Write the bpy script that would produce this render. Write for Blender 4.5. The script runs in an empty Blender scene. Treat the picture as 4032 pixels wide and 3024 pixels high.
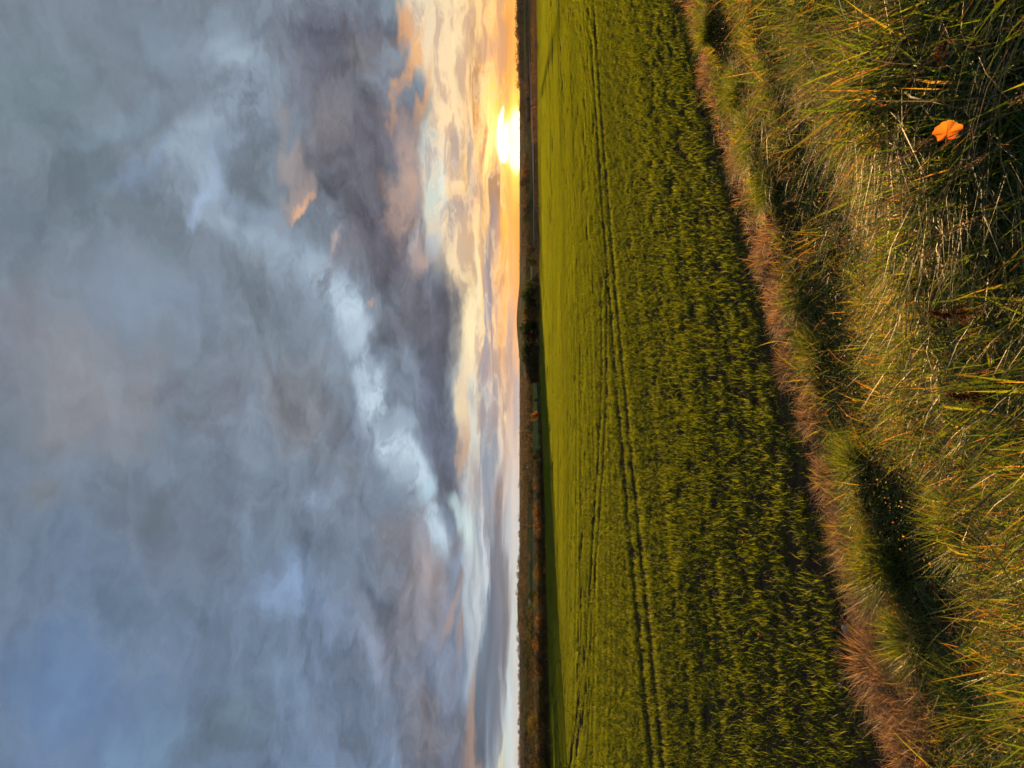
import bpy, math, random
import numpy as np
from mathutils import Vector, Matrix
rng = np.random.default_rng(7)
random.seed(7)
SC = bpy.context.scene
COL = SC.collection

# ------------------------------------------------------------------ camera
EYE = 1.65
cam_d = bpy.data.cameras.new('camera'); cam = bpy.data.objects.new('camera', cam_d); COL.objects.link(cam)
cam_d.sensor_fit = 'HORIZONTAL'; cam_d.sensor_width = 36.0; cam_d.lens = 26.0
cam_d.clip_start = 0.05; cam_d.clip_end = 30000.0
PITCH = math.radians(0.57)
# the phone was held upright and the picture is stored on its side: image-left is up
fwd = Vector((0, math.cos(PITCH), math.sin(PITCH))); upv = Vector((0, -math.sin(PITCH), math.cos(PITCH))); rgt = Vector((1, 0, 0))
M = Matrix.Identity(4)
for i, v in enumerate((-upv, rgt, -fwd)):
    M[0][i], M[1][i], M[2][i] = v
M.translation = Vector((0, 0, EYE))
cam.matrix_world = M
SC.camera = cam

FPX = 2912.0
def ray(px, py):
    """photo pixel -> (lateral slope, downward slope) of the view ray"""
    return (1512 - py) / FPX, (px - 2045) / FPX
def azel(px, py):
    lat, dn = ray(px, py)
    az = math.atan(lat)
    return az, math.atan(-dn * math.cos(az))

# ------------------------------------------------------------------ exposure
EXPO = 2.2
SC.view_settings.view_transform = 'Standard'; SC.view_settings.look = 'None'
SC.view_settings.exposure = EXPO; SC.view_settings.gamma = 1.0
SC.view_settings.use_curve_mapping = False
SC.cycles.use_denoising = True
SC.cycles.max_bounces = 4; SC.cycles.diffuse_bounces = 2; SC.cycles.transmission_bounces = 4
SC.cycles.glossy_bounces = 2; SC.cycles.transparent_max_bounces = 4; SC.cycles.volume_bounces = 0
SC.cycles.sample_clamp_indirect = 1.0; SC.cycles.sample_clamp_direct = 0.45

# ------------------------------------------------------------------ sun
SUN_AZ = math.atan((1512 - 555) / FPX)
SUN_EL = math.radians(0.78)
sd = bpy.data.lights.new('sun', 'SUN'); sun = bpy.data.objects.new('sun', sd); COL.objects.link(sun)
sd.energy = 5.0; sd.angle = math.radians(0.5); sd.color = (1.0, 0.58, 0.22)
sdir = Vector((math.sin(SUN_AZ) * math.cos(SUN_EL), math.cos(SUN_AZ) * math.cos(SUN_EL), math.sin(SUN_EL)))
sun.rotation_euler = sdir.to_track_quat('Z', 'Y').to_euler()
sun.location = (0, 0, 60)

# ------------------------------------------------------------------ node helpers
class NT:
    def __init__(self, tree): self.t = tree; self.n = tree.nodes; self.l = tree.links
    def node(self, typ, **kw):
        nd = self.n.new(typ)
        for k, v in kw.items(): setattr(nd, k, v)
        return nd
    def put(self, sock, v):
        if v is None: return
        if isinstance(v, bpy.types.NodeSocket): self.l.new(v, sock)
        elif isinstance(v, (tuple, list)) and len(v) == 3 and sock.type == 'RGBA': sock.default_value = (*v, 1)
        else: sock.default_value = v
    def math(self, op, a, b=None, c=None, clamp=False):
        nd = self.node('ShaderNodeMath', operation=op, use_clamp=clamp)
        for i, v in enumerate((a, b, c)): self.put(nd.inputs[i], v)
        return nd.outputs[0]
    def vmath(self, op, a, b=None, out=0):
        nd = self.node('ShaderNodeVectorMath', operation=op)
        self.put(nd.inputs[0], a)
        if b is not None: self.put(nd.inputs[3] if op == 'SCALE' else nd.inputs[1], b)
        return nd.outputs[out]
    def comb(self, x, y, z=0.0):
        nd = self.node('ShaderNodeCombineXYZ')
        for i, v in enumerate((x, y, z)): self.put(nd.inputs[i], v)
        return nd.outputs[0]
    def sep(self, v):
        nd = self.node('ShaderNodeSeparateXYZ'); self.put(nd.inputs[0], v); return nd.outputs
    def rng(self, v, a, b, c=0.0, d=1.0, interp='SMOOTHSTEP'):
        nd = self.node('ShaderNodeMapRange', interpolation_type=interp)
        for i, x in enumerate((v, a, b, c, d)): self.put(nd.inputs[i], x)
        return nd.outputs[0]
    def noise(self, vec, scale=1.0, detail=4.0, rough=0.5, lac=2.0, dist=0.0, out=0):
        nd = self.node('ShaderNodeTexNoise', noise_dimensions='3D')
        for k, v in (('Vector', vec), ('Scale', scale), ('Detail', detail), ('Roughness', rough), ('Lacunarity', lac), ('Distortion', dist)):
            self.put(nd.inputs[k], v)
        return nd.outputs[out]
    def mapping(self, vec, loc=(0, 0, 0), rot=(0, 0, 0), scale=(1, 1, 1), kind='POINT'):
        nd = self.node('ShaderNodeMapping', vector_type=kind)
        self.put(nd.inputs[0], vec)
        for i, v in enumerate((loc, rot, scale)): nd.inputs[i + 1].default_value = v
        return nd.outputs[0]
    def mix(self, fac, a, b, blend='MIX'):
        nd = self.node('ShaderNodeMix', data_type='RGBA', blend_type=blend)
        self.put(nd.inputs[0], fac); self.put(nd.inputs[6], a); self.put(nd.inputs[7], b)
        return nd.outputs[2]
    def cscale(self, col, f):
        nd = self.node('ShaderNodeMix', data_type='RGBA', blend_type='MIX'); nd.clamp_factor = False
        self.put(nd.inputs[0], f); nd.inputs[6].default_value = (0, 0, 0, 1); self.put(nd.inputs[7], col)
        return nd.outputs[2]
    def ramp(self, fac, stops, interp='LINEAR'):
        nd = self.node('ShaderNodeValToRGB'); cr = nd.color_ramp; cr.interpolation = interp
        while len(cr.elements) < len(stops): cr.elements.new(0.5)
        for e, (p, c) in zip(cr.elements, stops): e.position = p; e.color = (*c, 1)
        self.put(nd.inputs[0], fac); return nd.outputs[0]
    def curve(self, fac, pts):
        nd = self.node('ShaderNodeFloatCurve'); c = nd.mapping.curves[0]
        nd.mapping.use_clip = False
        while len(c.points) < len(pts): c.points.new(0.5, 0.5)
        for p, (x, y) in zip(c.points, pts): p.location = (x, y); p.handle_type = 'AUTO'
        nd.mapping.update(); self.put(nd.inputs[1], fac); return nd.outputs[0]

def lin(r, g, b):
    f = lambda c: (c / 255 / 12.92) if c / 255 <= 0.04045 else ((c / 255 + 0.055) / 1.055) ** 2.4
    return (f(r), f(g), f(b))
K = 2.0 ** (-EXPO)
def skc(r, g, b, m=1.0):
    return tuple(c * K * m for c in lin(r, g, b))

# ------------------------------------------------------------------ sky
world = bpy.data.worlds.new('World'); SC.world = world; world.use_nodes = True
world.node_tree.nodes.clear()
W = NT(world.node_tree)
tc = W.node('ShaderNodeTexCoord')
dvec = W.vmath('NORMALIZE', tc.outputs['Generated'])
dx, dy, dz = W.sep(dvec)
az = W.math('ARCTAN2', dx, dy)
el = W.math('ARCSINE', dz)
# clear air behind the clouds
nis = W.node('ShaderNodeTexSky', sky_type='NISHITA')
nis.sun_disc = False; nis.sun_elevation = SUN_EL; nis.sun_rotation = SUN_AZ; nis.altitude = 100; nis.air_density = 1.2; nis.dust_density = 2.0
nish = W.cscale(nis.outputs[0], 0.08)
# position on the cloud ceiling, and noises that ruffle every outline
h = W.math('ADD', W.math('MAXIMUM', dz, 0.0), 0.10)
plane = W.comb(W.math('DIVIDE', dx, h), W.math('DIVIDE', dy, h), 0.0)
n_big = W.noise(plane, 0.75, 2, 0.5, out=1)
n_mid = W.noise(plane, 2.6, 4, 0.58, out=1)
n_ang = W.noise(W.comb(W.math('MULTIPLY', az, 7.0), W.math('MULTIPLY', el, 16.0), 3.0), 1.0, 5, 0.6, out=1)
def centred(v): return W.vmath('SUBTRACT', v, (0.5, 0.5, 0.5))
wob = W.vmath('ADD', W.vmath('SCALE', centred(n_big), 0.12), W.vmath('ADD', W.vmath('SCALE', centred(n_mid), 0.05), W.vmath('SCALE', centred(n_ang), 0.10)))
lowf = W.rng(el, 0.0, 0.30, 0.12, 1.0, 'LINEAR')
wx, wy, wz = W.sep(wob)
ang = W.comb(W.math('ADD', az, W.math('MULTIPLY', wx, W.math('ADD', lowf, 0.3))), W.math('ADD', el, W.math('MULTIPLY', wy, lowf)), 1.0)

# one soft cloud patch as a node group: colour under it, ruffled direction, two axes, colour, opacity, hardness
pg = bpy.data.node_groups.new('cloud_patch', 'ShaderNodeTree')
for nm, ty in (('Under', 'NodeSocketColor'), ('Dir', 'NodeSocketVector'), ('AxisU', 'NodeSocketVector'), ('AxisV', 'NodeSocketVector'), ('Tint', 'NodeSocketColor'), ('Opacity', 'NodeSocketFloat'), ('Hard', 'NodeSocketFloat'), ('Torn', 'NodeSocketFloat'), ('Rough', 'NodeSocketFloat')):
    pg.interface.new_socket(nm, in_out='INPUT', socket_type=ty)
pg.interface.new_socket('Color', in_out='OUTPUT', socket_type='NodeSocketColor')
G = NT(pg); gi = G.node('NodeGroupInput').outputs; go = G.node('NodeGroupOutput')
gu = G.vmath('DOT_PRODUCT', gi[1], gi[2], out=1); gv = G.vmath('DOT_PRODUCT', gi[1], gi[3], out=1)
gd = G.math('MULTIPLY_ADD', gi[7], gi[8], G.math('SQRT', G.math('MULTIPLY_ADD', gu, gu, G.math('MULTIPLY', gv, gv))))
gf = G.rng(gd, 1.0, gi[6], 0.0, gi[5])
G.l.new(G.mix(gf, gi[0], gi[4]), go.inputs[0])

def apply_blob(W, ang, col, torn, rough, px, py, rx, ry, rot, tint, op=1.0, hard=0.0, m=1.06):
    a, e = azel(px, py)
    c, s = math.cos(math.radians(rot)), math.sin(math.radians(rot))
    kx, ky = FPX / ry, FPX / rx
    nd = W.node('ShaderNodeGroup'); nd.node_tree = pg
    W.put(nd.inputs[0], col); W.put(nd.inputs[1], ang)
    nd.inputs[2].default_value = (c * kx, s * kx, -(c * a + s * e) * kx)
    nd.inputs[3].default_value = (-s * ky, c * ky, -(-s * a + c * e) * ky)
    nd.inputs[4].default_value = (*skc(*tint, m), 1); nd.inputs[5].default_value = op; nd.inputs[6].default_value = hard; W.put(nd.inputs[7], torn); nd.inputs[8].default_value = rough
    return nd.outputs[0]
def blob_box(px, py, rx, ry, rot, *_, grow=1.0):
    a, e = azel(px, py); c, s = abs(math.cos(math.radians(rot))), abs(math.sin(math.radians(rot)))
    wa, we = ry / FPX * grow, rx / FPX * grow
    return a - c * wa - s * we, a + c * wa + s * we, e - s * wa - c * we, e + s * wa + c * we

# -- clear air near the horizon, and the glow round the sun
sepang = W.math('ARCCOSINE', W.math('MINIMUM', W.vmath('DOT_PRODUCT', dvec, tuple(sdir), out=1), 1.0))
warm = W.rng(az, -0.22, 0.22)
clear = W.mix(warm, W.ramp(el, [(0.0, skc(186, 200, 205)), (0.12, skc(150, 178, 200)), (0.5, skc(95, 125, 160))]),
              W.ramp(el, [(0.0, skc(250, 164, 58)), (0.02, skc(246, 180, 80)), (0.045, skc(228, 200, 142)), (0.075, skc(206, 206, 174)), (0.17, skc(176, 194, 192)), (0.5, skc(95, 125, 160))]))
clear = W.mix(0.12, clear, nish, 'ADD')
glow = W.math('ADD', W.math('MULTIPLY', W.math('EXPONENT', W.math('MULTIPLY', sepang, -34.0)), 0.32),
              W.math('MULTIPLY', W.math('EXPONENT', W.math('MULTIPLY', sepang, -90.0)), 8.0))
clear = W.mix(1.0, clear, W.cscale((1.0 * K, 0.55 * K, 0.10 * K), glow), 'ADD')

# -- the grey-blue ceiling: everything above a ruffled line over the horizon
AZ0, AZ1 = -0.62, 0.62
azn = W.rng(az, AZ0, AZ1, 0, 1, 'LINEAR')
def line(pts):
    q = []
    for py, px in pts:
        a, e = azel(px, py); q.append(((a - AZ0) / (AZ1 - AZ0), e))
    q.sort(); q = [(0.0, q[0][1])] + q + [(1.0, q[-1][1])]
    return W.curve(azn, q)
ax, ay, _ = W.sep(ang)
mottle = W.noise(plane, 0.9, 5, 0.55)
fine = W.noise(W.comb(W.math('MULTIPLY', ax, 12.0), W.math('MULTIPLY', ay, 19.0), 0.0), 1.0, 8, 0.66)
# cloud lumps catch light on the side that faces the sun: compare the lumps here with those a little nearer to it
LX, LY = 0.020, -0.013
lump = W.noise(W.comb(W.math('MULTIPLY', ax, 7.0), W.math('MULTIPLY', ay, 12.0), 4.0), 1.0, 6, 0.60)
lump2 = W.noise(W.comb(W.math('MULTIPLY', W.math('ADD', ax, LX), 7.0), W.math('MULTIPLY', W.math('ADD', ay, LY), 12.0), 4.0), 1.0, 6, 0.60)
emb = W.math('SUBTRACT', lump, lump2)
sn = W.noise(W.comb(W.math('MULTIPLY', ax, 5.0), W.math('MULTIPLY', ay, 75.0), 1.7), 1.0, 5, 0.55, dist=0.3)
sn2 = W.noise(W.comb(W.math('MULTIPLY', ax, 9.0), W.math('MULTIPLY', ay, 110.0), 5.1), 1.0, 5, 0.6, dist=0.4)
deck = W.mix(W.rng(az, 0.1, -0.5, 0, 1), skc(120, 132, 145, 1.06), skc(106, 125, 150, 1.06))
lower = line([(-300, 1560), (0, 1560), (200, 1610), (400, 1690), (550, 1650), (800, 1700), (1000, 1760), (1200, 1830), (1400, 1845), (1700, 1850), (1900, 1835), (2100, 1840), (2400, 1850), (2700, 1870), (3024, 1905)])
deckmask = W.rng(W.math('SUBTRACT', ay, lower), -0.004, 0.022)
base = W.mix(deckmask, clear, deck)
rel = W.math('ADD', W.math('MULTIPLY', W.math('SUBTRACT', mottle, 0.5), 0.8), W.math('MULTIPLY', W.math('SUBTRACT', fine, 0.5), 0.55))
calm = W.rng(el, 0.45, 0.15, 0.25, 1.0, 'LINEAR')
rel = W.math('ADD', rel, W.math('MULTIPLY', W.math('MULTIPLY', emb, calm), 2.5))
relief = W.math('ADD', W.math('MULTIPLY', rel, deckmask), 1.0)

def streak(pts, width, col, op, up=1.0, dn=1.0, az_fade=None, rough=0.6):
    """mask of a bright torn rim that follows a line across the sky"""
    d = W.math('SUBTRACT', ay, line(pts))
    f = W.math('MULTIPLY', W.rng(d, width * up / FPX, 0.0), W.rng(d, -width * dn / FPX, 0.0))
    f = W.math('MULTIPLY', f, W.rng(fine, 0.5 - rough / 2, 0.5 + rough / 3, 0.0, 1.0))
    a0, a1, a2, a3 = [azel(1800, p)[0] for p in az_fade]
    f = W.math('MULTIPLY', f, W.math('MULTIPLY', W.rng(az, a0, a1), W.rng(az, a3, a2)))
    return ('streak', W.math('MULTIPLY', f, op), skc(*col))
RIM = [(0, 930), (180, 870), (400, 960), (700, 830), (850, 1000), (1000, 1200), (1100, 1290), (1200, 1370), (1330, 1440), (1500, 1500), (1680, 1530), (1800, 1600), (1900, 1650), (2050, 1690), (2200, 1730)]
band = W.math('MULTIPLY', W.rng(el, azel(1780, 1000)[1], azel(1850, 1000)[1]), W.rng(el, 0.0, 0.012, 0.15, 1.0))
near = W.rng(W.math('ABSOLUTE', W.math('SUBTRACT', az, SUN_AZ)), 0.24, 0.05)
fl = W.noise(W.comb(W.math('MULTIPLY', ax, 15.0), W.math('MULTIPLY', ay, 62.0), 9.0), 1.0, 6, 0.62, dist=0.25)
flz = W.math('MULTIPLY', W.math('MULTIPLY', W.rng(el, 0.006, 0.022), W.rng(W.math('SUBTRACT', ay, lower), 0.006, -0.012)), W.rng(az, -0.30, -0.02))
fleck = W.math('MULTIPLY', flz, W.rng(fl, 0.47, 0.60, 0.0, 0.55))
fleckrim = W.math('MULTIPLY', W.math('MULTIPLY', flz, W.rng(W.math('ABSOLUTE', W.math('SUBTRACT', fl, 0.47)), 0.04, 0.0, 0.0, 0.45)), W.rng(az, -0.15, 0.2, 0.3, 1.0))
bandf = W.math('ADD', 1.0, W.math('MULTIPLY', band, W.math('MULTIPLY', W.math('SUBTRACT', sn, 0.5), 1.3)))
lit = W.math('MULTIPLY', W.math('MULTIPLY', band, near), W.rng(sn2, 0.56, 0.68, 0, 0.5))
# the sun's own white heart burning through the gap
sunx = W.math('SUBTRACT', W.math('ADD', az, W.math('MULTIPLY', wx, 0.05)), SUN_AZ)
dsu = W.math('ADD', W.vmath('LENGTH', W.comb(W.math('MULTIPLY', sunx, 0.62), W.math('SUBTRACT', el, 0.017), 0.0), out=1), W.math('MULTIPLY', W.math('SUBTRACT', sn2, 0.45), 0.045))
core = W.math('MAXIMUM', W.rng(dsu, 0.021, 0.009), W.rng(W.vmath('LENGTH', W.comb(W.math('MULTIPLY', sunx, 0.26), W.math('SUBTRACT', el, 0.004), 0.0), out=1), 0.012, 0.003))
hz = W.rng(W.vmath('LENGTH', W.comb(W.math('MULTIPLY', W.math('SUBTRACT', az, SUN_AZ), 0.12), W.math('SUBTRACT', el, 0.004), 0.0), out=1), 0.013, 0.001)
halo = W.math('ADD', W.math('MULTIPLY', W.math('EXPONENT', W.math('MULTIPLY', dsu, -70.0)), 0.8), W.math('MULTIPLY', hz, 0.9))

OPS = []
UPPER = [
    # upper ceiling, soft patches
    (120, 350, 330, 520, 0, (110, 127, 137), .9), (330, 720, 260, 330, 25, (101, 116, 127), .9), (60, 900, 260, 300, 0, (106, 119, 133), .8),
    (330, 1480, 360, 500, 10, (138, 139, 146), .75), (120, 1300, 170, 260, 0, (128, 131, 141), .6), (450, 1650, 260, 300, 0, (136, 136, 142), .5),
    (600, 1150, 260, 260, -20, (124, 140, 160), .7), (850, 1500, 220, 330, 10, (112, 118, 131), .9),
    (620, 2020, 320, 240, 20, (104, 115, 128), .9), (150, 1950, 160, 160, 0, (130, 137, 143), .7), (350, 2250, 260, 300, 0, (106, 124, 148), .8),
    (330, 2750, 330, 360, 20, (104, 130, 166), .9), (600, 2920, 150, 160, 0, (122, 151, 182), .8), (560, 2420, 170, 210, 20, (98, 118, 140), .8),
    (900, 2900, 220, 220, 0, (100, 119, 132), .8), (1000, 2650, 220, 220, 20, (110, 130, 152), .7), (800, 2250, 240, 200, 0, (112, 124, 142), .7),
    (450, 470, 60, 330, -62, (128, 146, 162), .7), (560, 620, 60, 240, -50, (131, 150, 176), .6), (620, 120, 120, 180, 0, (132, 149, 166), .6),
    # big dark bank slanting down from the right
    (1260, 240, 300, 420, -18, (97, 100, 114), .95, .2), (1420, 620, 270, 420, -30, (99, 98, 108), .95, .3), (1500, 960, 230, 330, -30, (97, 96, 107), .95, .3),
    (1150, 330, 130, 200, 0, (124, 128, 140), .6), (1290, 480, 120, 260, -20, (138, 134, 138), .55), (1400, 210, 140, 180, 0, (131, 127, 129), .5),
    (1320, 1050, 140, 180, -35, (128, 128, 138), .7), (1640, 1200, 200, 300, -20, (102, 104, 115), .9, .2), (1740, 1320, 130, 330, -6, (94, 97, 109), .95, .2),
    (1720, 1680, 150, 360, 2, (94, 101, 118), .95, .3), (1760, 1900, 110, 230, 6, (98, 106, 122), .9, .2), (1600, 1450, 110, 180, 0, (118, 130, 148), .7),
    (1340, 1700, 210, 260, 0, (110, 120, 134), .85), (1180, 1560, 230, 330, 0, (138, 136, 140), .55), (1420, 1880, 150, 200, 30, (118, 126, 138), .7),
    # pinkish-grey bank on the left
    (1640, 2220, 170, 330, 8, (142, 134, 136), .95, .1), (1560, 2520, 260, 330, 0, (126, 126, 136), .8), (1700, 2850, 190, 300, 0, (122, 122, 131), .9),
    (1400, 2300, 200, 230, 0, (108, 121, 138), .8), (1440, 2050, 150, 180, 0, (112, 124, 138), .7), (1380, 2850, 230, 260, 0, (106, 119, 138), .7),
    (1130, 2340, 190, 210, 0, (138, 162, 196), .8), (1290, 2420, 120, 190, 20, (120, 139, 168), .7), (1120, 2080, 110, 160, 0, (124, 140, 158), .6),
    (1270, 1950, 100, 130, 0, (140, 155, 178), .6),
]
MIDDLE = [(850, 170, 70, 190, -50, (160, 180, 198), .45), (900, 230, 40, 130, -50, (176, 196, 210), .4), (1000, 260, 50, 140, -20, (150, 166, 184), .6), (820, 60, 60, 120, -40, (140, 158, 176), .6), (770, 760, 60, 170, -48, (156, 178, 208), .6), (745, 800, 40, 100, -40, (164, 184, 210), .5), (810, 640, 40, 60, 0, (150, 172, 200), .6),
    (1420, 1330, 60, 100, -30, (182, 202, 220), .8), (1470, 1480, 90, 90, 0, (168, 188, 205), .6), (1660, 1930, 50, 110, -25, (176, 204, 218), .9), (1560, 1690, 70, 80, 0, (160, 178, 196), .7),
    (1170, 800, 60, 260, -44, (176, 156, 148), .6), (1165, 850, 32, 100, -42, (228, 176, 138), .85), (1130, 640, 80, 150, -20, (172, 158, 156), .6), (1070, 480, 60, 120, 0, (160, 152, 152), .5), (1280, 1000, 30, 70, -35, (196, 176, 172), .7),
    (1440, 1210, 16, 60, -30, (196, 164, 146), .6),
    # peach and white break under the bank on the right
    (1590, 220, 34, 330, -17, (236, 172, 110), .85), (1640, 330, 40, 170, -14, (226, 172, 122), .7), (1560, 70, 45, 160, -8, (226, 168, 118), .8),
    (1580, 600, 90, 180, 10, (172, 152, 146), .8), (1600, 760, 110, 190, 0, (196, 166, 150), .8), (1690, 640, 70, 220, 4, (184, 196, 196), .9), (1715, 760, 50, 230, 0, (200, 212, 206), .9), (1745, 700, 25, 260, 2, (228, 234, 220), .8), (1640, 1010, 80, 120, -10, (176, 158, 152), .8), (1630, 930, 30, 110, -14, (186, 182, 182), .5),
    (1730, 970, 40, 120, -12, (178, 186, 194), .8), (1790, 930, 45, 200, -4, (148, 148, 156), .8), (1690, 1040, 60, 60, 0, (190, 160, 146), .6),
    (1780, 560, 40, 180, 0, (166, 166, 168), .7), (1820, 420, 35, 260, -3, (226, 182, 128), .7), (1850, 700, 35, 260, 0, (170, 156, 156), .8),
]
LOW = [
    (1862, 1230, 30, 420, -1, (248, 228, 182), 1.0, .2), (1850, 1600, 26, 240, -1, (238, 214, 176), .9, .2), (1835, 1780, 30, 160, -4, (196, 164, 140), .9), (1870, 1550, 18, 260, 0, (190, 214, 214), .7),
    (1830, 2090, 45, 130, 8, (200, 220, 220), .95), (1790, 1980, 40, 90, 20, (186, 206, 210), .8), (1862, 2200, 24, 150, 2, (190, 206, 210), .8), (1845, 2500, 16, 330, -1, (170, 180, 190), .8), (1885, 2080, 18, 260, 0, (150, 166, 182), .7),
    (1775, 2130, 40, 80, 0, (120, 120, 130), .9), (1795, 2290, 40, 60, 0, (122, 122, 130), .8), (1760, 2400, 34, 190, -22, (166, 146, 140), .8), (1800, 2480, 25, 140, -8, (164, 146, 140), .7), (1860, 2880, 50, 250, -4, (158, 134, 122), .9), (1890, 2960, 25, 160, -6, (176, 142, 122), .8),
    # blue-grey layer low on the left
    (1930, 1850, 48, 560, 0, (136, 147, 162), .95, .3), (1950, 2500, 66, 620, -2, (98, 113, 132), 1.0, .4), (1965, 2150, 40, 420, 0, (112, 118, 132), .9, .3), (1900, 2500, 26, 330, -1, (116, 138, 160), .8), (1935, 2800, 40, 240, -3, (104, 122, 142), .9),
    (1915, 1420, 26, 330, 0, (128, 142, 166), .9, .2), (1905, 1650, 25, 220, 0, (146, 160, 178), .8), (1955, 1500, 30, 330, 0, (150, 140, 144), .85), (1925, 1080, 22, 240, 0, (166, 160, 164), .8), (1985, 1620, 22, 240, -2, (166, 150, 142), .8), (1990, 1850, 20, 300, -2, (172, 154, 146), .8),
    (1985, 1660, 7, 70, -2, (250, 226, 170), .9), (1975, 1330, 14, 330, -3, (236, 172, 112), .85), (1990, 1050, 13, 200, -2, (248, 170, 88), .85), (1945, 1150, 10, 240, 0, (226, 196, 160), .8), (1890, 1050, 12, 240, 0, (246, 206, 130), .8), (1905, 900, 10, 180, 0, (250, 200, 110), .9),
    (2012, 1350, 16, 300, -1, (176, 160, 160), .8), (2018, 1050, 8, 200, 0, (240, 176, 110), .7), (2030, 1600, 14, 280, 0, (160, 168, 186), .8),
    (2022, 2650, 22, 620, -3, (172, 194, 202), .95, .3), (1995, 2950, 24, 150, -8, (190, 206, 200), .8), (1978, 2960, 8, 90, -12, (226, 222, 190), .8), (2015, 2050, 12, 300, 0, (168, 186, 198), .8),
    (1930, 1130, 42, 330, 0, (158, 152, 160), .95, .2), (1915, 1180, 14, 200, 0, (206, 196, 184), .7), (1950, 1000, 8, 150, 0, (236, 196, 140), .8), (1965, 1200, 9, 220, -1, (228, 178, 128), .8), (1992, 1180, 12, 330, -1, (250, 176, 100), .8), (2014, 1200, 9, 280, 0, (206, 160, 130), .7),
    (1902, 1250, 10, 330, -1, (150, 160, 178), .9), (1940, 1320, 14, 300, 0, (138, 140, 156), .9), (1962, 1150, 9, 260, 0, (172, 152, 150), .9), (2004, 1280, 9, 330, -1, (178, 150, 146), .85), (1895, 830, 14, 200, 0, (176, 158, 150), .85), (1918, 780, 8, 150, 0, (196, 150, 116), .8), (1835, 560, 18, 230, 1, (196, 184, 166), .8), (1800, 330, 20, 260, -4, (214, 198, 160), .6), (1862, 250, 12, 200, -4, (206, 160, 112), .85), (1905, 150, 8, 180, -3, (226, 166, 92), .8),
    # torn mauve clouds round the sun
    (1960, 770, 26, 150, 0, (178, 138, 112), .95, .3), (1955, 900, 22, 160, 0, (158, 142, 142), .9, .2), (1900, 600, 20, 150, 2, (196, 140, 92), .9, .2), (1872, 420, 16, 200, -3, (206, 150, 96), .9), (1885, 260, 20, 170, -4, (214, 158, 100), .85), (1850, 130, 14, 160, -5, (220, 172, 120), .8),
    (1920, 480, 8, 60, 0, (170, 110, 60), .9), (1968, 480, 5, 60, -2, (190, 128, 50), .9), (1945, 270, 5, 90, -6, (214, 150, 80), .7), (1900, 760, 9, 130, 0, (252, 196, 96), .9), (1930, 660, 6, 90, 0, (255, 214, 110), .9),
]
fine0 = W.math('SUBTRACT', fine, 0.5); sn0 = W.math('SUBTRACT', sn, 0.5)
RIMS = [streak(RIM, 210, (146, 164, 186), .7, 1.2, .5, (2300, 2050, 400, 50), .5), streak(RIM, 95, (196, 216, 230), 1.0, 1.2, .6, (2250, 2100, 1250, 900), .30), streak([(-300, 900), (0, 880), (150, 850), (260, 960), (420, 900), (560, 700), (700, 790), (800, 760), (900, 930), (1000, 1100), (1150, 1270), (1400, 1400)], 130, (172, 192, 210), .55, 1.5, 1.0, (1350, 1050, 300, -60), .44)]
OPS += [('blob', b, 'Fine', 1.3) for b in UPPER] + [('relief',)]
OPS += [('rim', 'RimA', RIMS[0][2]), ('rim', 'RimB', RIMS[1][2]), ('rim', 'RimC', RIMS[2][2])]
OPS += [('blob', b, 'Fine', 2.6) for b in MIDDLE] + [('blob', b, 'Thin', 1.5) for b in LOW] + [('low',)]

SHARED = [('Base', base), ('Dir', ang), ('Fine', fine0), ('Thin', sn0), ('Relief', relief), ('RimA', RIMS[0][1]), ('RimB', RIMS[1][1]), ('RimC', RIMS[2][1]), ('Lit', lit), ('Band', bandf), ('Halo', halo), ('Core', core), ('Fleck', fleck), ('FleckRim', fleckrim)]
def chain(a0, a1, e0, e1):
    """the cloud patches that reach into this part of the sky, laid over each other in order"""
    t = bpy.data.node_groups.new('sky_part', 'ShaderNodeTree')
    for nm, sk in SHARED: t.interface.new_socket(nm, in_out='INPUT', socket_type='NodeSocketColor' if nm == 'Base' else 'NodeSocketVector' if nm == 'Dir' else 'NodeSocketFloat')
    t.interface.new_socket('Color', in_out='OUTPUT', socket_type='NodeSocketColor')
    C = NT(t); gi = C.node('NodeGroupInput').outputs; go = C.node('NodeGroupOutput'); I = {nm: gi[k] for k, (nm, _) in enumerate(SHARED)}
    col = I['Base']; MA = 0.075
    for op in OPS:
        if op[0] == 'blob':
            b = blob_box(*op[1], grow=1 + .3 * op[3]); me = 0.065 * min(1.0, 0.25 + b[3] / 0.3) + 0.006
            if b[1] < a0 - MA or b[0] > a1 + MA or b[3] < e0 - me or b[2] > e1 + me: continue
            col = apply_blob(C, I['Dir'], col, I[op[2]], op[3], *op[1])
        elif op[0] == 'relief': col = C.cscale(col, I['Relief'])
        elif op[0] == 'rim':
            if e1 > 0.06: col = C.mix(I[op[1]], col, op[2])
        elif op[0] == 'low' and e0 < 0.15:
            col = C.mix(I['Lit'], C.cscale(col, I['Band']), skc(255, 206, 120))
            if a1 > -0.3: col = C.mix(I['FleckRim'], C.mix(I['Fleck'], col, skc(178, 150, 138)), skc(255, 226, 176))
            if a1 > -0.1:
                col = C.mix(1.0, col, C.cscale((1.0 * K, 0.52 * K, 0.06 * K), I['Halo']), 'ADD')
                col = C.mix(1.0, col, C.cscale((6.0 * K, 5.2 * K, 3.4 * K), I['Core']), 'ADD')
    C.l.new(col, go.inputs[0])
    nd = W.node('ShaderNodeGroup'); nd.node_tree = t
    for k, (nm, sk) in enumerate(SHARED): W.l.new(sk, nd.inputs[k])
    bgn = W.node('ShaderNodeBackground'); W.put(bgn.inputs[0], nd.outputs[0])
    return bgn.outputs[0]
def choose(cond, a, b):
    m = W.node('ShaderNodeMixShader'); W.put(m.inputs[0], cond); W.l.new(b, m.inputs[1]); W.l.new(a, m.inputs[2]); return m.outputs[0]
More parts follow.
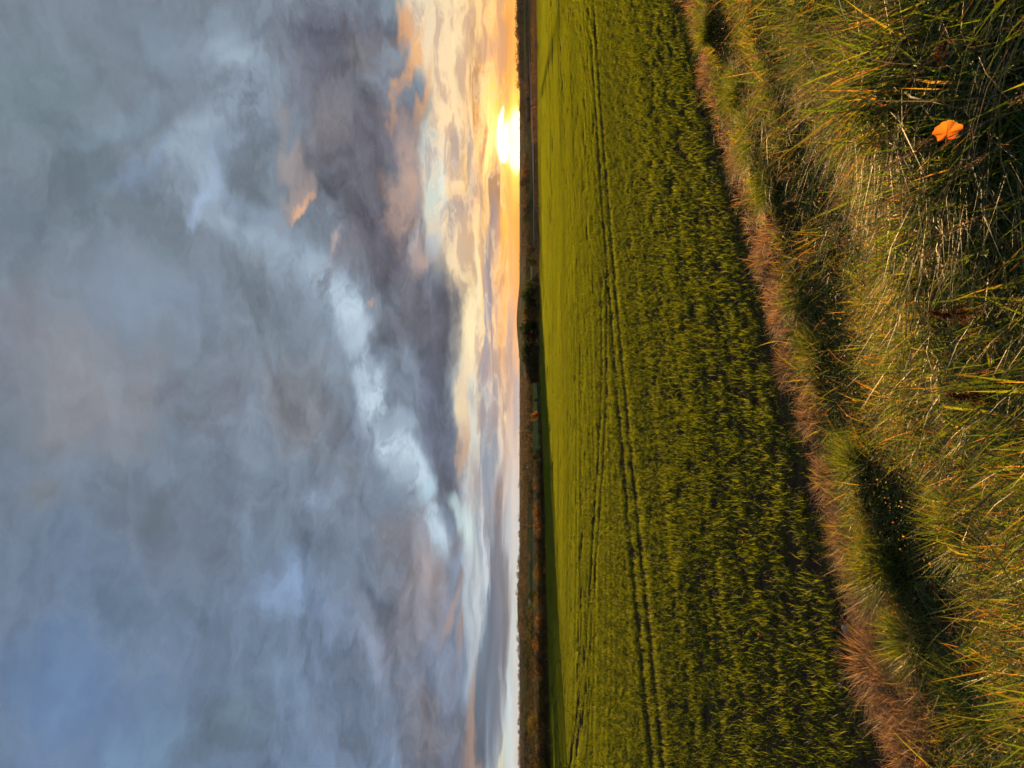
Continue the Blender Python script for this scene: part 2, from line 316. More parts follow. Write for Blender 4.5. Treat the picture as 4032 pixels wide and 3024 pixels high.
def split(v, cuts, parts):
    if len(parts) == 1: return parts[0]
    k = len(cuts) // 2
    return choose(W.math('GREATER_THAN', v, cuts[k]), split(v, cuts[k + 1:], parts[k + 1:]), split(v, cuts[:k], parts[:k + 1]))
ECUT = [0.045, 0.10, 0.20, 0.36]; ACUT = [-0.28, 0.0, 0.26]
AB = [-0.95] + ACUT + [0.95]; EB = [-0.05] + ECUT + [0.95]
rows = []
for i in range(len(EB) - 1):
    rows.append(split(az, ACUT, [chain(AB[j], AB[j + 1], EB[i], EB[i + 1]) for j in range(len(AB) - 1)]))
front = split(el, ECUT, rows)
plainbg = W.node('ShaderNodeBackground'); W.put(plainbg.inputs[0], W.cscale(base, relief))
inside = W.math('MULTIPLY', W.math('LESS_THAN', W.math('ABSOLUTE', az), 0.85), W.math('MULTIPLY', W.math('GREATER_THAN', el, -0.04), W.math('LESS_THAN', el, 0.80)))
wo = W.node('ShaderNodeOutputWorld'); W.l.new(choose(inside, front, plainbg.outputs[0]), wo.inputs[0])
world.cycles.sampling_method = 'MANUAL'; world.cycles.sample_map_resolution = 512
SC.cycles.use_adaptive_sampling = True; SC.cycles.adaptive_threshold = 0.018; SC.cycles.adaptive_min_samples = 12
# ------------------------------------------------------------------ helpers for objects
def tag(o, label=None, cat=None, group=None, kind=None):
    if label: o['label'] = label
    if cat: o['category'] = cat
    if group: o['group'] = group
    if kind: o['kind'] = kind
    return o
def np_mesh(name, V, loops, sizes, attrs=None, smooth=True, mat=None):
    """mesh from flat numpy arrays"""
    me = bpy.data.meshes.new(name)
    V = np.asarray(V, np.float32); loops = np.asarray(loops, np.int32).ravel(); sizes = np.asarray(sizes, np.int32)
    me.vertices.add(len(V)); me.vertices.foreach_set('co', V.ravel())
    me.loops.add(len(loops)); me.loops.foreach_set('vertex_index', loops)
    me.polygons.add(len(sizes))
    st = np.zeros(len(sizes), np.int32); st[1:] = np.cumsum(sizes)[:-1]
    me.polygons.foreach_set('loop_start', st)
    me.update(calc_edges=True)
    if smooth: me.polygons.foreach_set('use_smooth', np.ones(len(sizes), bool))
    for k, a in (attrs or {}).items():
        at = me.attributes.new(k, 'FLOAT', 'POINT'); at.data.foreach_set('value', np.asarray(a, np.float32))
    if mat: me.materials.append(mat)
    return me
def link(name, me, parent=None, loc=None):
    o = bpy.data.objects.new(name, me); COL.objects.link(o)
    if parent: o.parent = parent
    if loc is not None: o.location = loc
    return o
def empty(name, loc, rz=0.0):
    o = bpy.data.objects.new(name, None); COL.objects.link(o); o.location = loc; o.rotation_euler.z = rz
    o.empty_display_size = 0.2
    return o
def copy_tree(o, parent=None):
    c = o.copy(); COL.objects.link(c); c.parent = parent
    for ch in list(o.children): copy_tree(ch, c)
    return c
class VNoise:
    """smooth value noise on a random lattice"""
    def __init__(self, seed): self.g = np.random.default_rng(seed).random((256, 256))
    def __call__(self, x, y):
        x = np.asarray(x, float); y = np.asarray(y, float)
        xi = np.floor(x).astype(int); yi = np.floor(y).astype(int); fx = x - xi; fy = y - yi
        fx = fx * fx * (3 - 2 * fx); fy = fy * fy * (3 - 2 * fy); g = self.g
        a = g[xi % 256, yi % 256]; b = g[(xi + 1) % 256, yi % 256]; c = g[xi % 256, (yi + 1) % 256]; d = g[(xi + 1) % 256, (yi + 1) % 256]
        return (a * (1 - fx) + b * fx) * (1 - fy) + (c * (1 - fx) + d * fx) * fy
VA, VB, VC, VD = VNoise(1), VNoise(2), VNoise(3), VNoise(4)

# ------------------------------------------------------------------ the lie of the land
E_DIR = np.array([0.781, 0.625]); N_DIR = np.array([0.625, -0.781]); EDGE0 = np.array([0.0, 8.27])
def pq(x, y):
    """along and across the field edge; q > 0 on the verge, q < 0 on the crop"""
    return (x * E_DIR[0] + (y - EDGE0[1]) * E_DIR[1], x * N_DIR[0] + (y - EDGE0[1]) * N_DIR[1])
KD = np.array([0, 210, 300, 420, 600, 900, 1400, 2000, 2800, 3600, 6000.0])
KT = np.array([0.0288, 0.0288, 0.0215, 0.0168, 0.0125, 0.0082, 0.0045, 0.0018, 0.0002, 0.0012, 0.005])
def sstep(a, b, v):
    t = np.clip((v - a) / (b - a), 0, 1); return t * t * (3 - 2 * t)
def ridge(x, y):
    """low hills on the skyline (metres above the plain)"""
    r = np.hypot(x, y); a = np.arctan2(x, y)
    h = 11.0 * np.exp(-((a - 0.085) / 0.045) ** 2) * np.exp(-((r - 2100) / 420) ** 2)            # hump left of the sun
    h += 12.0 * np.exp(-((a - 0.50) / 0.085) ** 2) * np.exp(-((r - 1150) / 260) ** 2)            # wooded rise at the right
    h += 5.0 * np.exp(-((a - 0.40) / 0.04) ** 2) * np.exp(-((r - 1300) / 260) ** 2)
    h += 10.0 * np.exp(-((a + 0.29) / 0.06) ** 2) * np.exp(-((r - 1500) / 420) ** 2)             # rise at the left
    h += 5.0 * np.exp(-((a + 0.45) / 0.09) ** 2) * np.exp(-((r - 1900) / 420) ** 2)
    h += 3.0 * np.exp(-((a + 0.13) / 0.06) ** 2) * np.exp(-((r - 2200) / 420) ** 2)
    return h * (y > 0)
def height(x, y):
    x = np.asarray(x, float); y = np.asarray(y, float)
    p, q = pq(x, y)
    yy = np.maximum(y, -60.0)
    zf = -1.35 - 0.0145 * np.minimum(yy, 210.0)
    r = np.hypot(x, y)
    zfar = EYE - np.interp(np.maximum(y, 1.0), KD, KT) * np.maximum(y, 1.0)
    z = np.where(y > 210, zfar, zf)
    z = np.where(y > 210, z + ridge(x, y), z)
    # gentle undulation of the crop
    z = z + np.where((q < -3) & (y < 400), 0.05 * (VA(x * 0.11 + 9, y * 0.11 + 3) - 0.5) * np.clip((-q - 3) / 6, 0, 1), 0)
    # wheel ruts
    # the bank
    prof = np.interp(q + 0.35 * (VB(p * 0.6 + 3, 2.0) - 0.5), [0, 0.35, 0.8, 1.1, 1.7, 2.6, 3.6, 4.4, 5.2, 6.4, 9.0], [0.0, 0.03, 0.12, 0.22, 0.24, 0.50, 0.82, 1.02, 1.06, 1.40, 1.46])
    bank = prof + (0.10 * (VA(x * 1.3, y * 1.3) - 0.5) + 0.34 * (VB(x * 0.8 + 5, y * 0.8) - 0.5)) * sstep(0.3, 1.2, q)
    bank = bank * np.where(q > 0, 1, 0)
    flat = np.where(q > 0, zf + 0.0145 * np.clip(yy, -60, 20) * sstep(0.5, 6.4, q), z)
    return np.where(q > 0, flat + bank, z)
YS = np.concatenate([np.linspace(1.5, 30, 700), np.geomspace(30, 3500, 1500)])
def spot(px, py, dy=None):
    """ground point seen at a photo pixel"""
    lat, dn = ray(px, py)
    ys = YS
    t = (EYE - height(lat * ys, ys)) / ys
    k = np.nonzero(t <= dn)[0]
    Y = ys[k[0]] if len(k) else 2500.0
    return float(lat * Y), float(Y), float(height(lat * Y, Y))
def at_depth(py, Y):
    x = (1512 - py) / FPX * Y
    return x, Y, float(height(x, Y))

# ------------------------------------------------------------------ materials
def material(name):
    m = bpy.data.materials.new(name); m.use_nodes = True; m.node_tree.nodes.clear(); return m, NT(m.node_tree)
def leaf_material(name, stops, attr='hue', trans=0.5, gloss=0.12, rough=0.45, tsat=None, jitter=0.25, spec_tint=(1, 1, 1)):
    """thin leaf: reflects, lets light through, and has a dull sheen"""
    m, N = material(name)
    at = N.node('ShaderNodeAttribute', attribute_name=attr)
    oi = N.node('ShaderNodeObjectInfo')
    geo = N.node('ShaderNodeNewGeometry')
    big = N.noise(geo.outputs['Position'], 0.9, 3, 0.6)
    fac = N.math('ADD', at.outputs['Fac'], N.math('MULTIPLY', N.math('SUBTRACT', big, 0.5), jitter), clamp=True)
    c = N.ramp(fac, stops)
    dif = N.node('ShaderNodeBsdfDiffuse'); N.put(dif.inputs[0], c)
    tr = N.node('ShaderNodeBsdfTranslucent')
    N.put(tr.inputs[0], N.mix(1.0, c, tsat or (1.5, 1.35, 0.55), 'MULTIPLY'))
    gl = N.node('ShaderNodeBsdfGlossy'); N.put(gl.inputs[0], spec_tint); gl.inputs['Roughness'].default_value = rough
    m1 = N.node('ShaderNodeMixShader'); m1.inputs[0].default_value = trans; N.l.new(dif.outputs[0], m1.inputs[1]); N.l.new(tr.outputs[0], m1.inputs[2])
    fr = N.node('ShaderNodeFresnel'); fr.inputs[0].default_value = 1.35
    m2 = N.node('ShaderNodeMixShader'); N.put(m2.inputs[0], N.math('MULTIPLY', fr.outputs[0], gloss)); N.l.new(m1.outputs[0], m2.inputs[1]); N.l.new(gl.outputs[0], m2.inputs[2])
    out = N.node('ShaderNodeOutputMaterial'); N.l.new(m2.outputs[0], out.inputs[0])
    return m
def plain_material(name, ramp, scale, rough=0.85, detail=6, bump=0.0, coord='Object'):
    m, N = material(name)
    t = N.node('ShaderNodeTexCoord')
    n = N.noise(t.outputs[coord], scale, detail, 0.6)
    if rough >= 0.8 and not bump:
        b = N.node('ShaderNodeBsdfDiffuse'); N.put(b.inputs[0], N.ramp(n, ramp)); out = N.node('ShaderNodeOutputMaterial'); N.l.new(b.outputs[0], out.inputs[0]); return m
    b = N.node('ShaderNodeBsdfPrincipled'); N.put(b.inputs['Base Color'], N.ramp(n, ramp)); b.inputs['Roughness'].default_value = rough; b.inputs['Specular IOR Level'].default_value = 0.5 if rough < 0.5 else 0.05
    if bump:
        bp = N.node('ShaderNodeBump'); bp.inputs['Strength'].default_value = bump; N.put(bp.inputs['Height'], n); N.l.new(bp.outputs[0], b.inputs['Normal'])
    out = N.node('ShaderNodeOutputMaterial'); N.l.new(b.outputs[0], out.inputs[0])
    return m
# hue attribute: 0 deep green .. 0.35 fresh green .. 0.6 yellow-green .. 0.8 straw .. 1 red-brown
GRASS = [(0.0, (0.028, 0.062, 0.016)), (0.3, (0.060, 0.118, 0.020)), (0.5, (0.120, 0.170, 0.028)), (0.65, (0.170, 0.160, 0.040)), (0.82, (0.270, 0.190, 0.078)), (0.94, (0.220, 0.120, 0.050)), (1.0, (0.160, 0.080, 0.040))]
M_grass = leaf_material('verge_grass', GRASS, trans=0.56, gloss=0.03, rough=0.5, tsat=(1.8, 1.32, 0.36))
M_crop = leaf_material('young_wheat', [(0.0, (0.070, 0.105, 0.010)), (0.5, (0.130, 0.160, 0.012)), (0.85, (0.180, 0.195, 0.018)), (1.0, (0.26, 0.22, 0.07))], trans=0.66, gloss=0.02, rough=0.5, jitter=0.4, tsat=(1.5, 1.5, 0.40))
M_dead = leaf_material('dead_grass', [(0.0, (0.17, 0.095, 0.038)), (0.5, (0.40, 0.240, 0.095)), (1.0, (0.58, 0.39, 0.18))], trans=0.3, gloss=0.05, tsat=(1.15, 1.0, 0.8))
M_stalk = leaf_material('dry_stalk', [(0.0, (0.13, 0.095, 0.06)), (0.5, (0.22, 0.165, 0.10)), (1.0, (0.31, 0.24, 0.15))], trans=0.2, gloss=0.02, tsat=(1.1, 1.0, 0.8))
M_orange = leaf_material('autumn_leaf', [(0.0, (0.34, 0.11, 0.018)), (0.5, (0.48, 0.175, 0.025)), (1.0, (0.54, 0.26, 0.045))], trans=0.5, gloss=0.05, tsat=(1.3, 1.0, 0.7))
M_dock = leaf_material('dock_seed', [(0.0, (0.060, 0.028, 0.014)), (0.6, (0.11, 0.055, 0.026)), (1.0, (0.16, 0.09, 0.045))], trans=0.2, gloss=0.0, tsat=(1.1, .9, .7))
M_stone = plain_material('stone', [(0.25, (0.16, 0.13, 0.11)), (0.6, (0.27, 0.23, 0.20)), (0.8, (0.38, 0.34, 0.30))], 18, 0.9, 8, 0.5)
M_bark = plain_material('bark', [(0.3, (0.045, 0.032, 0.024)), (0.7, (0.10, 0.075, 0.055))], 6, 0.95, 6, 0.4)

# ------------------------------------------------------------------ ground: one sheet out to the skyline
def build_ground():
    rr = np.concatenate([[0.0], np.geomspace(0.35, 5000.0, 300)])
    front = np.linspace(-0.75, 0.75, 420); back = np.linspace(0.75, 2 * math.pi - 0.75, 92)[1:-1]
    th = np.concatenate([front, back]); nt = len(th)
    R, T = np.meshgrid(rr[1:], th, indexing='ij')
    X = (R * np.sin(T)).ravel(); Y = (R * np.cos(T)).ravel()
    X = np.concatenate([[0.0], X]); Y = np.concatenate([[0.0], Y])
    Z = height(X, Y)
    nr = len(rr) - 1
    i = np.arange(nr - 1)[:, None]; j = np.arange(nt)[None, :]
    a = 1 + i * nt + j; b = 1 + i * nt + (j + 1) % nt; c = 1 + (i + 1) * nt + (j + 1) % nt; d = 1 + (i + 1) * nt + j
    quads = np.stack([a, d, c, b], -1).reshape(-1, 4)
    jj = np.arange(nt); tris = np.stack([np.zeros(nt, int), 1 + jj, 1 + (jj + 1) % nt], -1)
    p, q = pq(X, Y)
    zone = np.where(q > 0.1, 1.0, 0.0)
    far = sstep(0, 1, np.where(in_field(X, Y), 0.0, 1.0) * np.where(q > 0, 0.0, 1.0))
    loops = np.concatenate([quads.ravel(), tris.ravel()]); sizes = np.concatenate([np.full(len(quads), 4), np.full(nt, 3)])
    m, N = material('ground_soil')
    geo = N.node('ShaderNodeNewGeometry'); P = geo.outputs['Position']
    n1 = N.noise(P, 6.0, 8, 0.65); n2 = N.noise(P, 0.35, 4, 0.5); n3 = N.noise(P, 40.0, 4, 0.6)
    soil = N.ramp(N.math('ADD', N.math('MULTIPLY', n1, 0.7), N.math('MULTIPLY', n3, 0.3)), [(0.3, (0.030, 0.019, 0.012)), (0.55, (0.060, 0.039, 0.025)), (0.75, (0.105, 0.072, 0.048))])
    thatch = N.ramp(n1, [(0.3, (0.022, 0.017, 0.010)), (0.6, (0.060, 0.042, 0.020)), (0.8, (0.13, 0.085, 0.045))])
    vor = N.node('ShaderNodeTexVoronoi'); vor.feature = 'F1'; N.put(vor.inputs['Vector'], N.mapping(P, rot=(0, 0, 0.35), scale=(0.0042, 0.0075, 0.0))); vor.inputs['Scale'].default_value = 1.0
    cellv = N.sep(vor.outputs['Color'])[0]
    meadow = N.ramp(cellv, [(0.0, (0.055, 0.082, 0.024)), (0.3, (0.080, 0.105, 0.034)), (0.45, (0.13, 0.105, 0.058)), (0.6, (0.060, 0.088, 0.030)), (0.75, (0.100, 0.080, 0.050)), (0.9, (0.15, 0.14, 0.06))], 'CONSTANT')
    meadow = N.mix(N.math('MULTIPLY', n2, 0.5), meadow, (0.05, 0.05, 0.025))
    z = N.node('ShaderNodeAttribute', attribute_name='zone').outputs['Fac']; f = N.node('ShaderNodeAttribute', attribute_name='far').outputs['Fac']
    col = N.mix(f, N.mix(z, soil, thatch), meadow)
    bs = N.node('ShaderNodeBsdfDiffuse'); N.put(bs.inputs[0], col)
    bp = N.node('ShaderNodeBump'); bp.inputs['Strength'].default_value = 0.8; bp.inputs['Distance'].default_value = 0.03; N.put(bp.inputs['Height'], n1); N.l.new(bp.outputs[0], bs.inputs['Normal'])
    out = N.node('ShaderNodeOutputMaterial'); N.l.new(bs.outputs[0], out.inputs[0])
    me = np_mesh('ground', np.stack([X, Y, Z], 1), loops, sizes, {'zone': zone, 'far': far}, True, m)
    o = link('ground', me); tag(o, 'dark soil and thatch of the field, verge and far meadows', kind='structure')

# far boundary of the crop, as seen from the verge (photo rows -> depth)
FB = [(3500, 2186), (3024, 2172), (2500, 2158), (2000, 2147), (1700, 2136), (1500, 2129), (1200, 2127), (900, 2124), (600, 2119), (300, 2116), (0, 2114), (-700, 2111)]
fb_lat, fb_Y = [], []
for py, px in FB:
    lat, dn = ray(px, py)
    ys = np.linspace(60, 420, 3000); zz = np.where(ys > 210, EYE - np.interp(ys, KD, KT) * ys, -1.35 - 0.0145 * ys)
    k = np.nonzero((EYE - zz) / ys <= dn)[0]
    fb_lat.append(lat); fb_Y.append(ys[k[0]] if len(k) else 300.0)
fb_lat = np.array(fb_lat)[:]; fb_Y = np.array(fb_Y)
o_ = np.argsort(fb_lat); fb_lat = fb_lat[o_]; fb_Y = fb_Y[o_]
def far_edge(lat): return np.interp(lat, fb_lat, fb_Y)
def in_field(x, y):
    p, q = pq(x, y)
    yy = np.maximum(y, 1e-3)
    return (q < 0.0) & (y > 0) & (y < far_edge(x / yy))
build_ground()

# ------------------------------------------------------------------ blades
def blades(base, hgt, wid, ang_, lean, curl, hue, seg=3, twist=None, droop=0.0):
    """grass blades as tapered bent strips; all arguments are arrays of one value per blade"""
    n = len(base); ca, sa = np.cos(ang_), np.sin(ang_)
    ld = np.stack([ca, sa, np.zeros(n)], 1)
    tw = ang_ + np.pi / 2 + (twist if twist is not None else 0)
    wd = np.stack([np.cos(tw), np.sin(tw), np.zeros(n)], 1)
    S = np.linspace(0, 1, seg + 1); V = []
    for k, s in enumerate(S):
        hor = lean * s + curl * s * s
        ver = s - 0.5 * np.minimum(curl, 1.6) * s * s * s * 0.8
        P = base + ld * (hor * hgt)[:, None]; P = P + np.stack([np.zeros(n), np.zeros(n), ver * hgt], 1)
        if k == seg: V.append(P)
        else:
            w = wid * (1 - s ** 2.2) * (0.75 if k == 0 else 1.0)
            V += [P - wd * (w / 2)[:, None], P + wd * (w / 2)[:, None]]
    V = np.stack(V, 1); nv = V.shape[1]
    pat = []; sz = []
    for k in range(seg - 1): pat += [2 * k, 2 * k + 1, 2 * k + 3, 2 * k + 2]; sz.append(4)
    k = seg - 1; pat += [2 * k, 2 * k + 1, 2 * k + 2]; sz.append(3)
    off = (np.arange(n) * nv)[:, None]
    loops = (off + np.array(pat)[None, :]).ravel(); sizes = np.tile(sz, n)
    return V.reshape(-1, 3), loops, sizes, np.repeat(hue, nv)
class Pile:
    def __init__(self): self.V = []; self.L = []; self.S = []; self.H = []; self.n = 0
    def add(self, V, L, S, H):
        self.V.append(np.asarray(V, float)); self.L.append(np.asarray(L) + self.n); self.S.append(np.asarray(S)); self.H.append(np.asarray(H, float)); self.n += len(V); return self
    def mesh(self, name, mat, smooth=True):
        return np_mesh(name, np.concatenate(self.V), np.concatenate(self.L), np.concatenate(self.S), {'hue': np.concatenate(self.H)}, smooth, mat)

# ------------------------------------------------------------------ the crop: young wheat, drilled in rows
def wheat_piece(seed, length, nrows, gap, per_m, hgt, wid, leaves, seg):
    g = np.random.default_rng(seed); P = Pile()
    n = int(length * per_m) * nrows
    x = (g.random(n) - 0.5) * length; row = g.integers(0, nrows, n); y = (row - (nrows - 1) / 2) * gap + g.normal(0, gap * 0.11, n)
    for _ in range(leaves):
        k = np.stack([x + g.normal(0, .008, n), y + g.normal(0, .008, n), np.full(n, -0.01)], 1)
        P.add(*blades(k, hgt * g.uniform(.55, 1.25, n), wid * g.uniform(.7, 1.25, n), g.random(n) * 2 * np.pi, g.uniform(.0, .42, n), g.uniform(.0, 1.0, n), np.clip(g.normal(.42, .2, n), 0, 1), seg))
    return P
RX, RY = 8.0, 15.0
def tram_dist(x, y):
    """distance to the nearest wheel track"""
    p, q = pq(x, y)
    wob = 0.25 * np.sin(p * 0.13) - 0.0022 * np.maximum(p, 0) ** 2
    d = np.minimum(np.abs(q + 11.6 + wob), np.abs(q + 13.3 + wob))
    d = np.where(q > -4, 9, d)
    # a second pair swings off to the left
    def poly(pts):
        D = np.full(np.shape(x), 99.0)
        for (x0, y0), (x1, y1) in zip(pts[:-1], pts[1:]):
            vx, vy = x1 - x0, y1 - y0; L2 = vx * vx + vy * vy
            t = np.clip(((x - x0) * vx + (y - y0) * vy) / L2, 0, 1)
            D = np.minimum(D, np.hypot(x - x0 - t * vx, y - y0 - t * vy))
        return D
    A = [(4.0, 28.6), (-0.5, 28.6), (-3.4, 30.0), (-6.5, 32.2), (-12.1, 35.9), (-18.0, 41.0), (-25.5, 49.5), (-40, 66)]
    d = np.minimum(d, poly(A)); d = np.minimum(d, poly([(a + 0.4, b + 1.9) for a, b in A]))
    return d
def crop_points(y0, y1, length, width, seed, margin=2.0):
    """piece centres that fill the field between two depths, in rows"""
    g = np.random.default_rng(seed)
    pts = []
    # headland: rows follow the near edge; main field: rows bow across the slope
    def head():
        P_, Q_ = np.meshgrid(np.arange(-80, 320, length), np.arange(-14.6, -0.12, width), indexing='ij')
        P_ = P_ + g.uniform(-.5, .5, P_.shape) * length; P_ = P_.ravel(); Q_ = Q_.ravel()
        X = P_ * E_DIR[0] + Q_ * N_DIR[0]; Y = EDGE0[1] + P_ * E_DIR[1] + Q_ * N_DIR[1]
        return X, Y, np.full(len(X), math.atan2(E_DIR[1], E_DIR[0]))
    def main():
        F = np.arange(-260, 330, width)
        xs = np.arange(-230, 230, length)
        Fg, Xg = np.meshgrid(F, xs, indexing='ij'); Xg = Xg + g.uniform(-.5, .5, Xg.shape) * length
        s = np.sqrt((Xg + RX) ** 2 + RY ** 2); Yg = Fg + 0.62 * s
        X = Xg.ravel(); Y = Yg.ravel(); a = np.arctan(0.62 * (X + RX) / s.ravel())
        p, q = pq(X, Y); k = q < -14.6
        return X[k], Y[k], a[k]
    out = [head(), main()]
    X, Y, A = (np.concatenate(v) for v in zip(*out))
    k = (Y > y0) & (Y <= y1) & (np.abs(X) < 0.56 * Y + margin) & in_field(X, Y)
    X, Y, A = X[k], Y[k], A[k]
    p, q = pq(X, Y)
    td = tram_dist(X, Y)
    keep = (td > np.maximum(0.31, width * 0.42)) | (g.random(len(X)) < 0.06)
    # thin patches near the edge, bare soil here and there
    thin = VA(X * 1.1 + 3, Y * 1.1) * 0.45 + VB(X * 3.1, Y * 3.1) * 0.55
    nearq = np.clip((-q) / 5.0, 0, 1)
    keep &= thin > (0.30 - 0.16 * nearq) * np.where(Y < 60, 1, 0.3)
    # drill passes: weaker rows at regular steps
    F = np.where(q > -14.6, q, Y - 0.62 * np.sqrt((X + RX) ** 2 + RY ** 2))
    passv = VC(F * 0.83 + 40, 0.5 + 0.012 * X)
    keep &= (passv > 0.2) | (g.random(len(X)) < 0.5) | (q > -7)
    X, Y, A, F, q = X[keep], Y[keep], A[keep], F[keep], q[keep]
    lush = VD(F * 0.55 + 11, 3.3 + X * 0.02) * 0.5 + VB(X * 0.16 + 70, Y * 0.16) * 0.5
    lx, ly, _ = spot(2690, 2060); lush = lush + 0.9 * np.exp(-((X - lx) / 2.2) ** 2 - ((Y - ly) / 1.5) ** 2) * (0.4 + VC(F * 2.2, 7.0))
    sc = (0.66 + 0.34 * lush + 0.34 * VC(F * 1.9 + 5, 2.2 + X * 0.015)) * np.where(q > -0.5, 0.7, 1.0)
    return X, Y, A + np.where(g.random(len(X)) < .5, math.pi, 0), sc
def instancer(name, X, Y, A, S, variants, label):
    Z = height(X, Y)
    th = -0.0145
    me = bpy.data.meshes.new(name); n = len(X); me.vertices.add(n); me.vertices.foreach_set('co', np.stack([X, Y, Z], 1).astype(np.float32).ravel())
    at = me.attributes.new('turn', 'FLOAT_VECTOR', 'POINT'); at.data.foreach_set('vector', np.stack([th * np.cos(A), -th * np.sin(A), A], 1).astype(np.float32).ravel())
    at = me.attributes.new('size', 'FLOAT_VECTOR', 'POINT'); at.data.foreach_set('vector', np.stack([np.ones(n), np.ones(n), S], 1).astype(np.float32).ravel())
    at = me.attributes.new('pick', 'INT', 'POINT'); at.data.foreach_set('value', rng.integers(0, len(variants), n).astype(np.int32))
    o = link(name, me)
    src = bpy.data.collections.new(name + '_pieces')
    for k, v in enumerate(variants): src.objects.link(bpy.data.objects.new('%s_piece_%02d' % (name, k), v))
    gt = bpy.data.node_groups.new(name, 'GeometryNodeTree')
    gt.interface.new_socket('Geometry', in_out='INPUT', socket_type='NodeSocketGeometry'); gt.interface.new_socket('Geometry', in_out='OUTPUT', socket_type='NodeSocketGeometry')
    gi = gt.nodes.new('NodeGroupInput'); go = gt.nodes.new('NodeGroupOutput'); io = gt.nodes.new('GeometryNodeInstanceOnPoints'); ci = gt.nodes.new('GeometryNodeCollectionInfo')
    ci.inputs[0].default_value = src; ci.inputs[1].default_value = True; ci.inputs[2].default_value = True
    def attr(nm, ty):
        nd = gt.nodes.new('GeometryNodeInputNamedAttribute'); nd.data_type = ty; nd.inputs[0].default_value = nm; return nd.outputs[0]
    L = gt.links.new
    L(gi.outputs[0], io.inputs['Points']); L(ci.outputs[0], io.inputs['Instance']); io.inputs['Pick Instance'].default_value = True
    L(attr('pick', 'INT'), io.inputs['Instance Index']); L(attr('turn', 'FLOAT_VECTOR'), io.inputs['Rotation']); L(attr('size', 'FLOAT_VECTOR'), io.inputs['Scale'])
    L(io.outputs[0], go.inputs[0])
    md = o.modifiers.new('rows', 'NODES'); md.node_group = gt
    tag(o, label, kind='stuff')
    return o
LOD = [(4.0, 34.0, 0.5, 0.125, 1, 0.125, 38, 0.13, 0.0066, 3, 3, 'young_wheat', 'young green wheat in drilled rows in the near field'),
       (34.0, 95.0, 1.5, 0.26, 2, 0.13, 34, 0.125, 0.010, 3, 2, 'young_wheat', 'young green wheat in the middle of the field'),
       (95.0, 430.0, 6.0, 1.04, 4, 0.26, 20, 0.15, 0.026, 3, 2, 'young_wheat', 'young green wheat in the far part of the field')]
for k, (y0, y1, ln, wd, nr, gp, pm, hg, wi, lv, sg, nm, lb) in enumerate(LOD):
    var = [wheat_piece(100 + 10 * k + v, ln, nr, gp, pm, hg, wi, lv, sg).mesh('wheat', M_crop) for v in range(6)]
    X, Y, A, S = crop_points(y0, y1, ln, wd, 50 + k)
    instancer(nm, X, Y, A, S, var, lb)

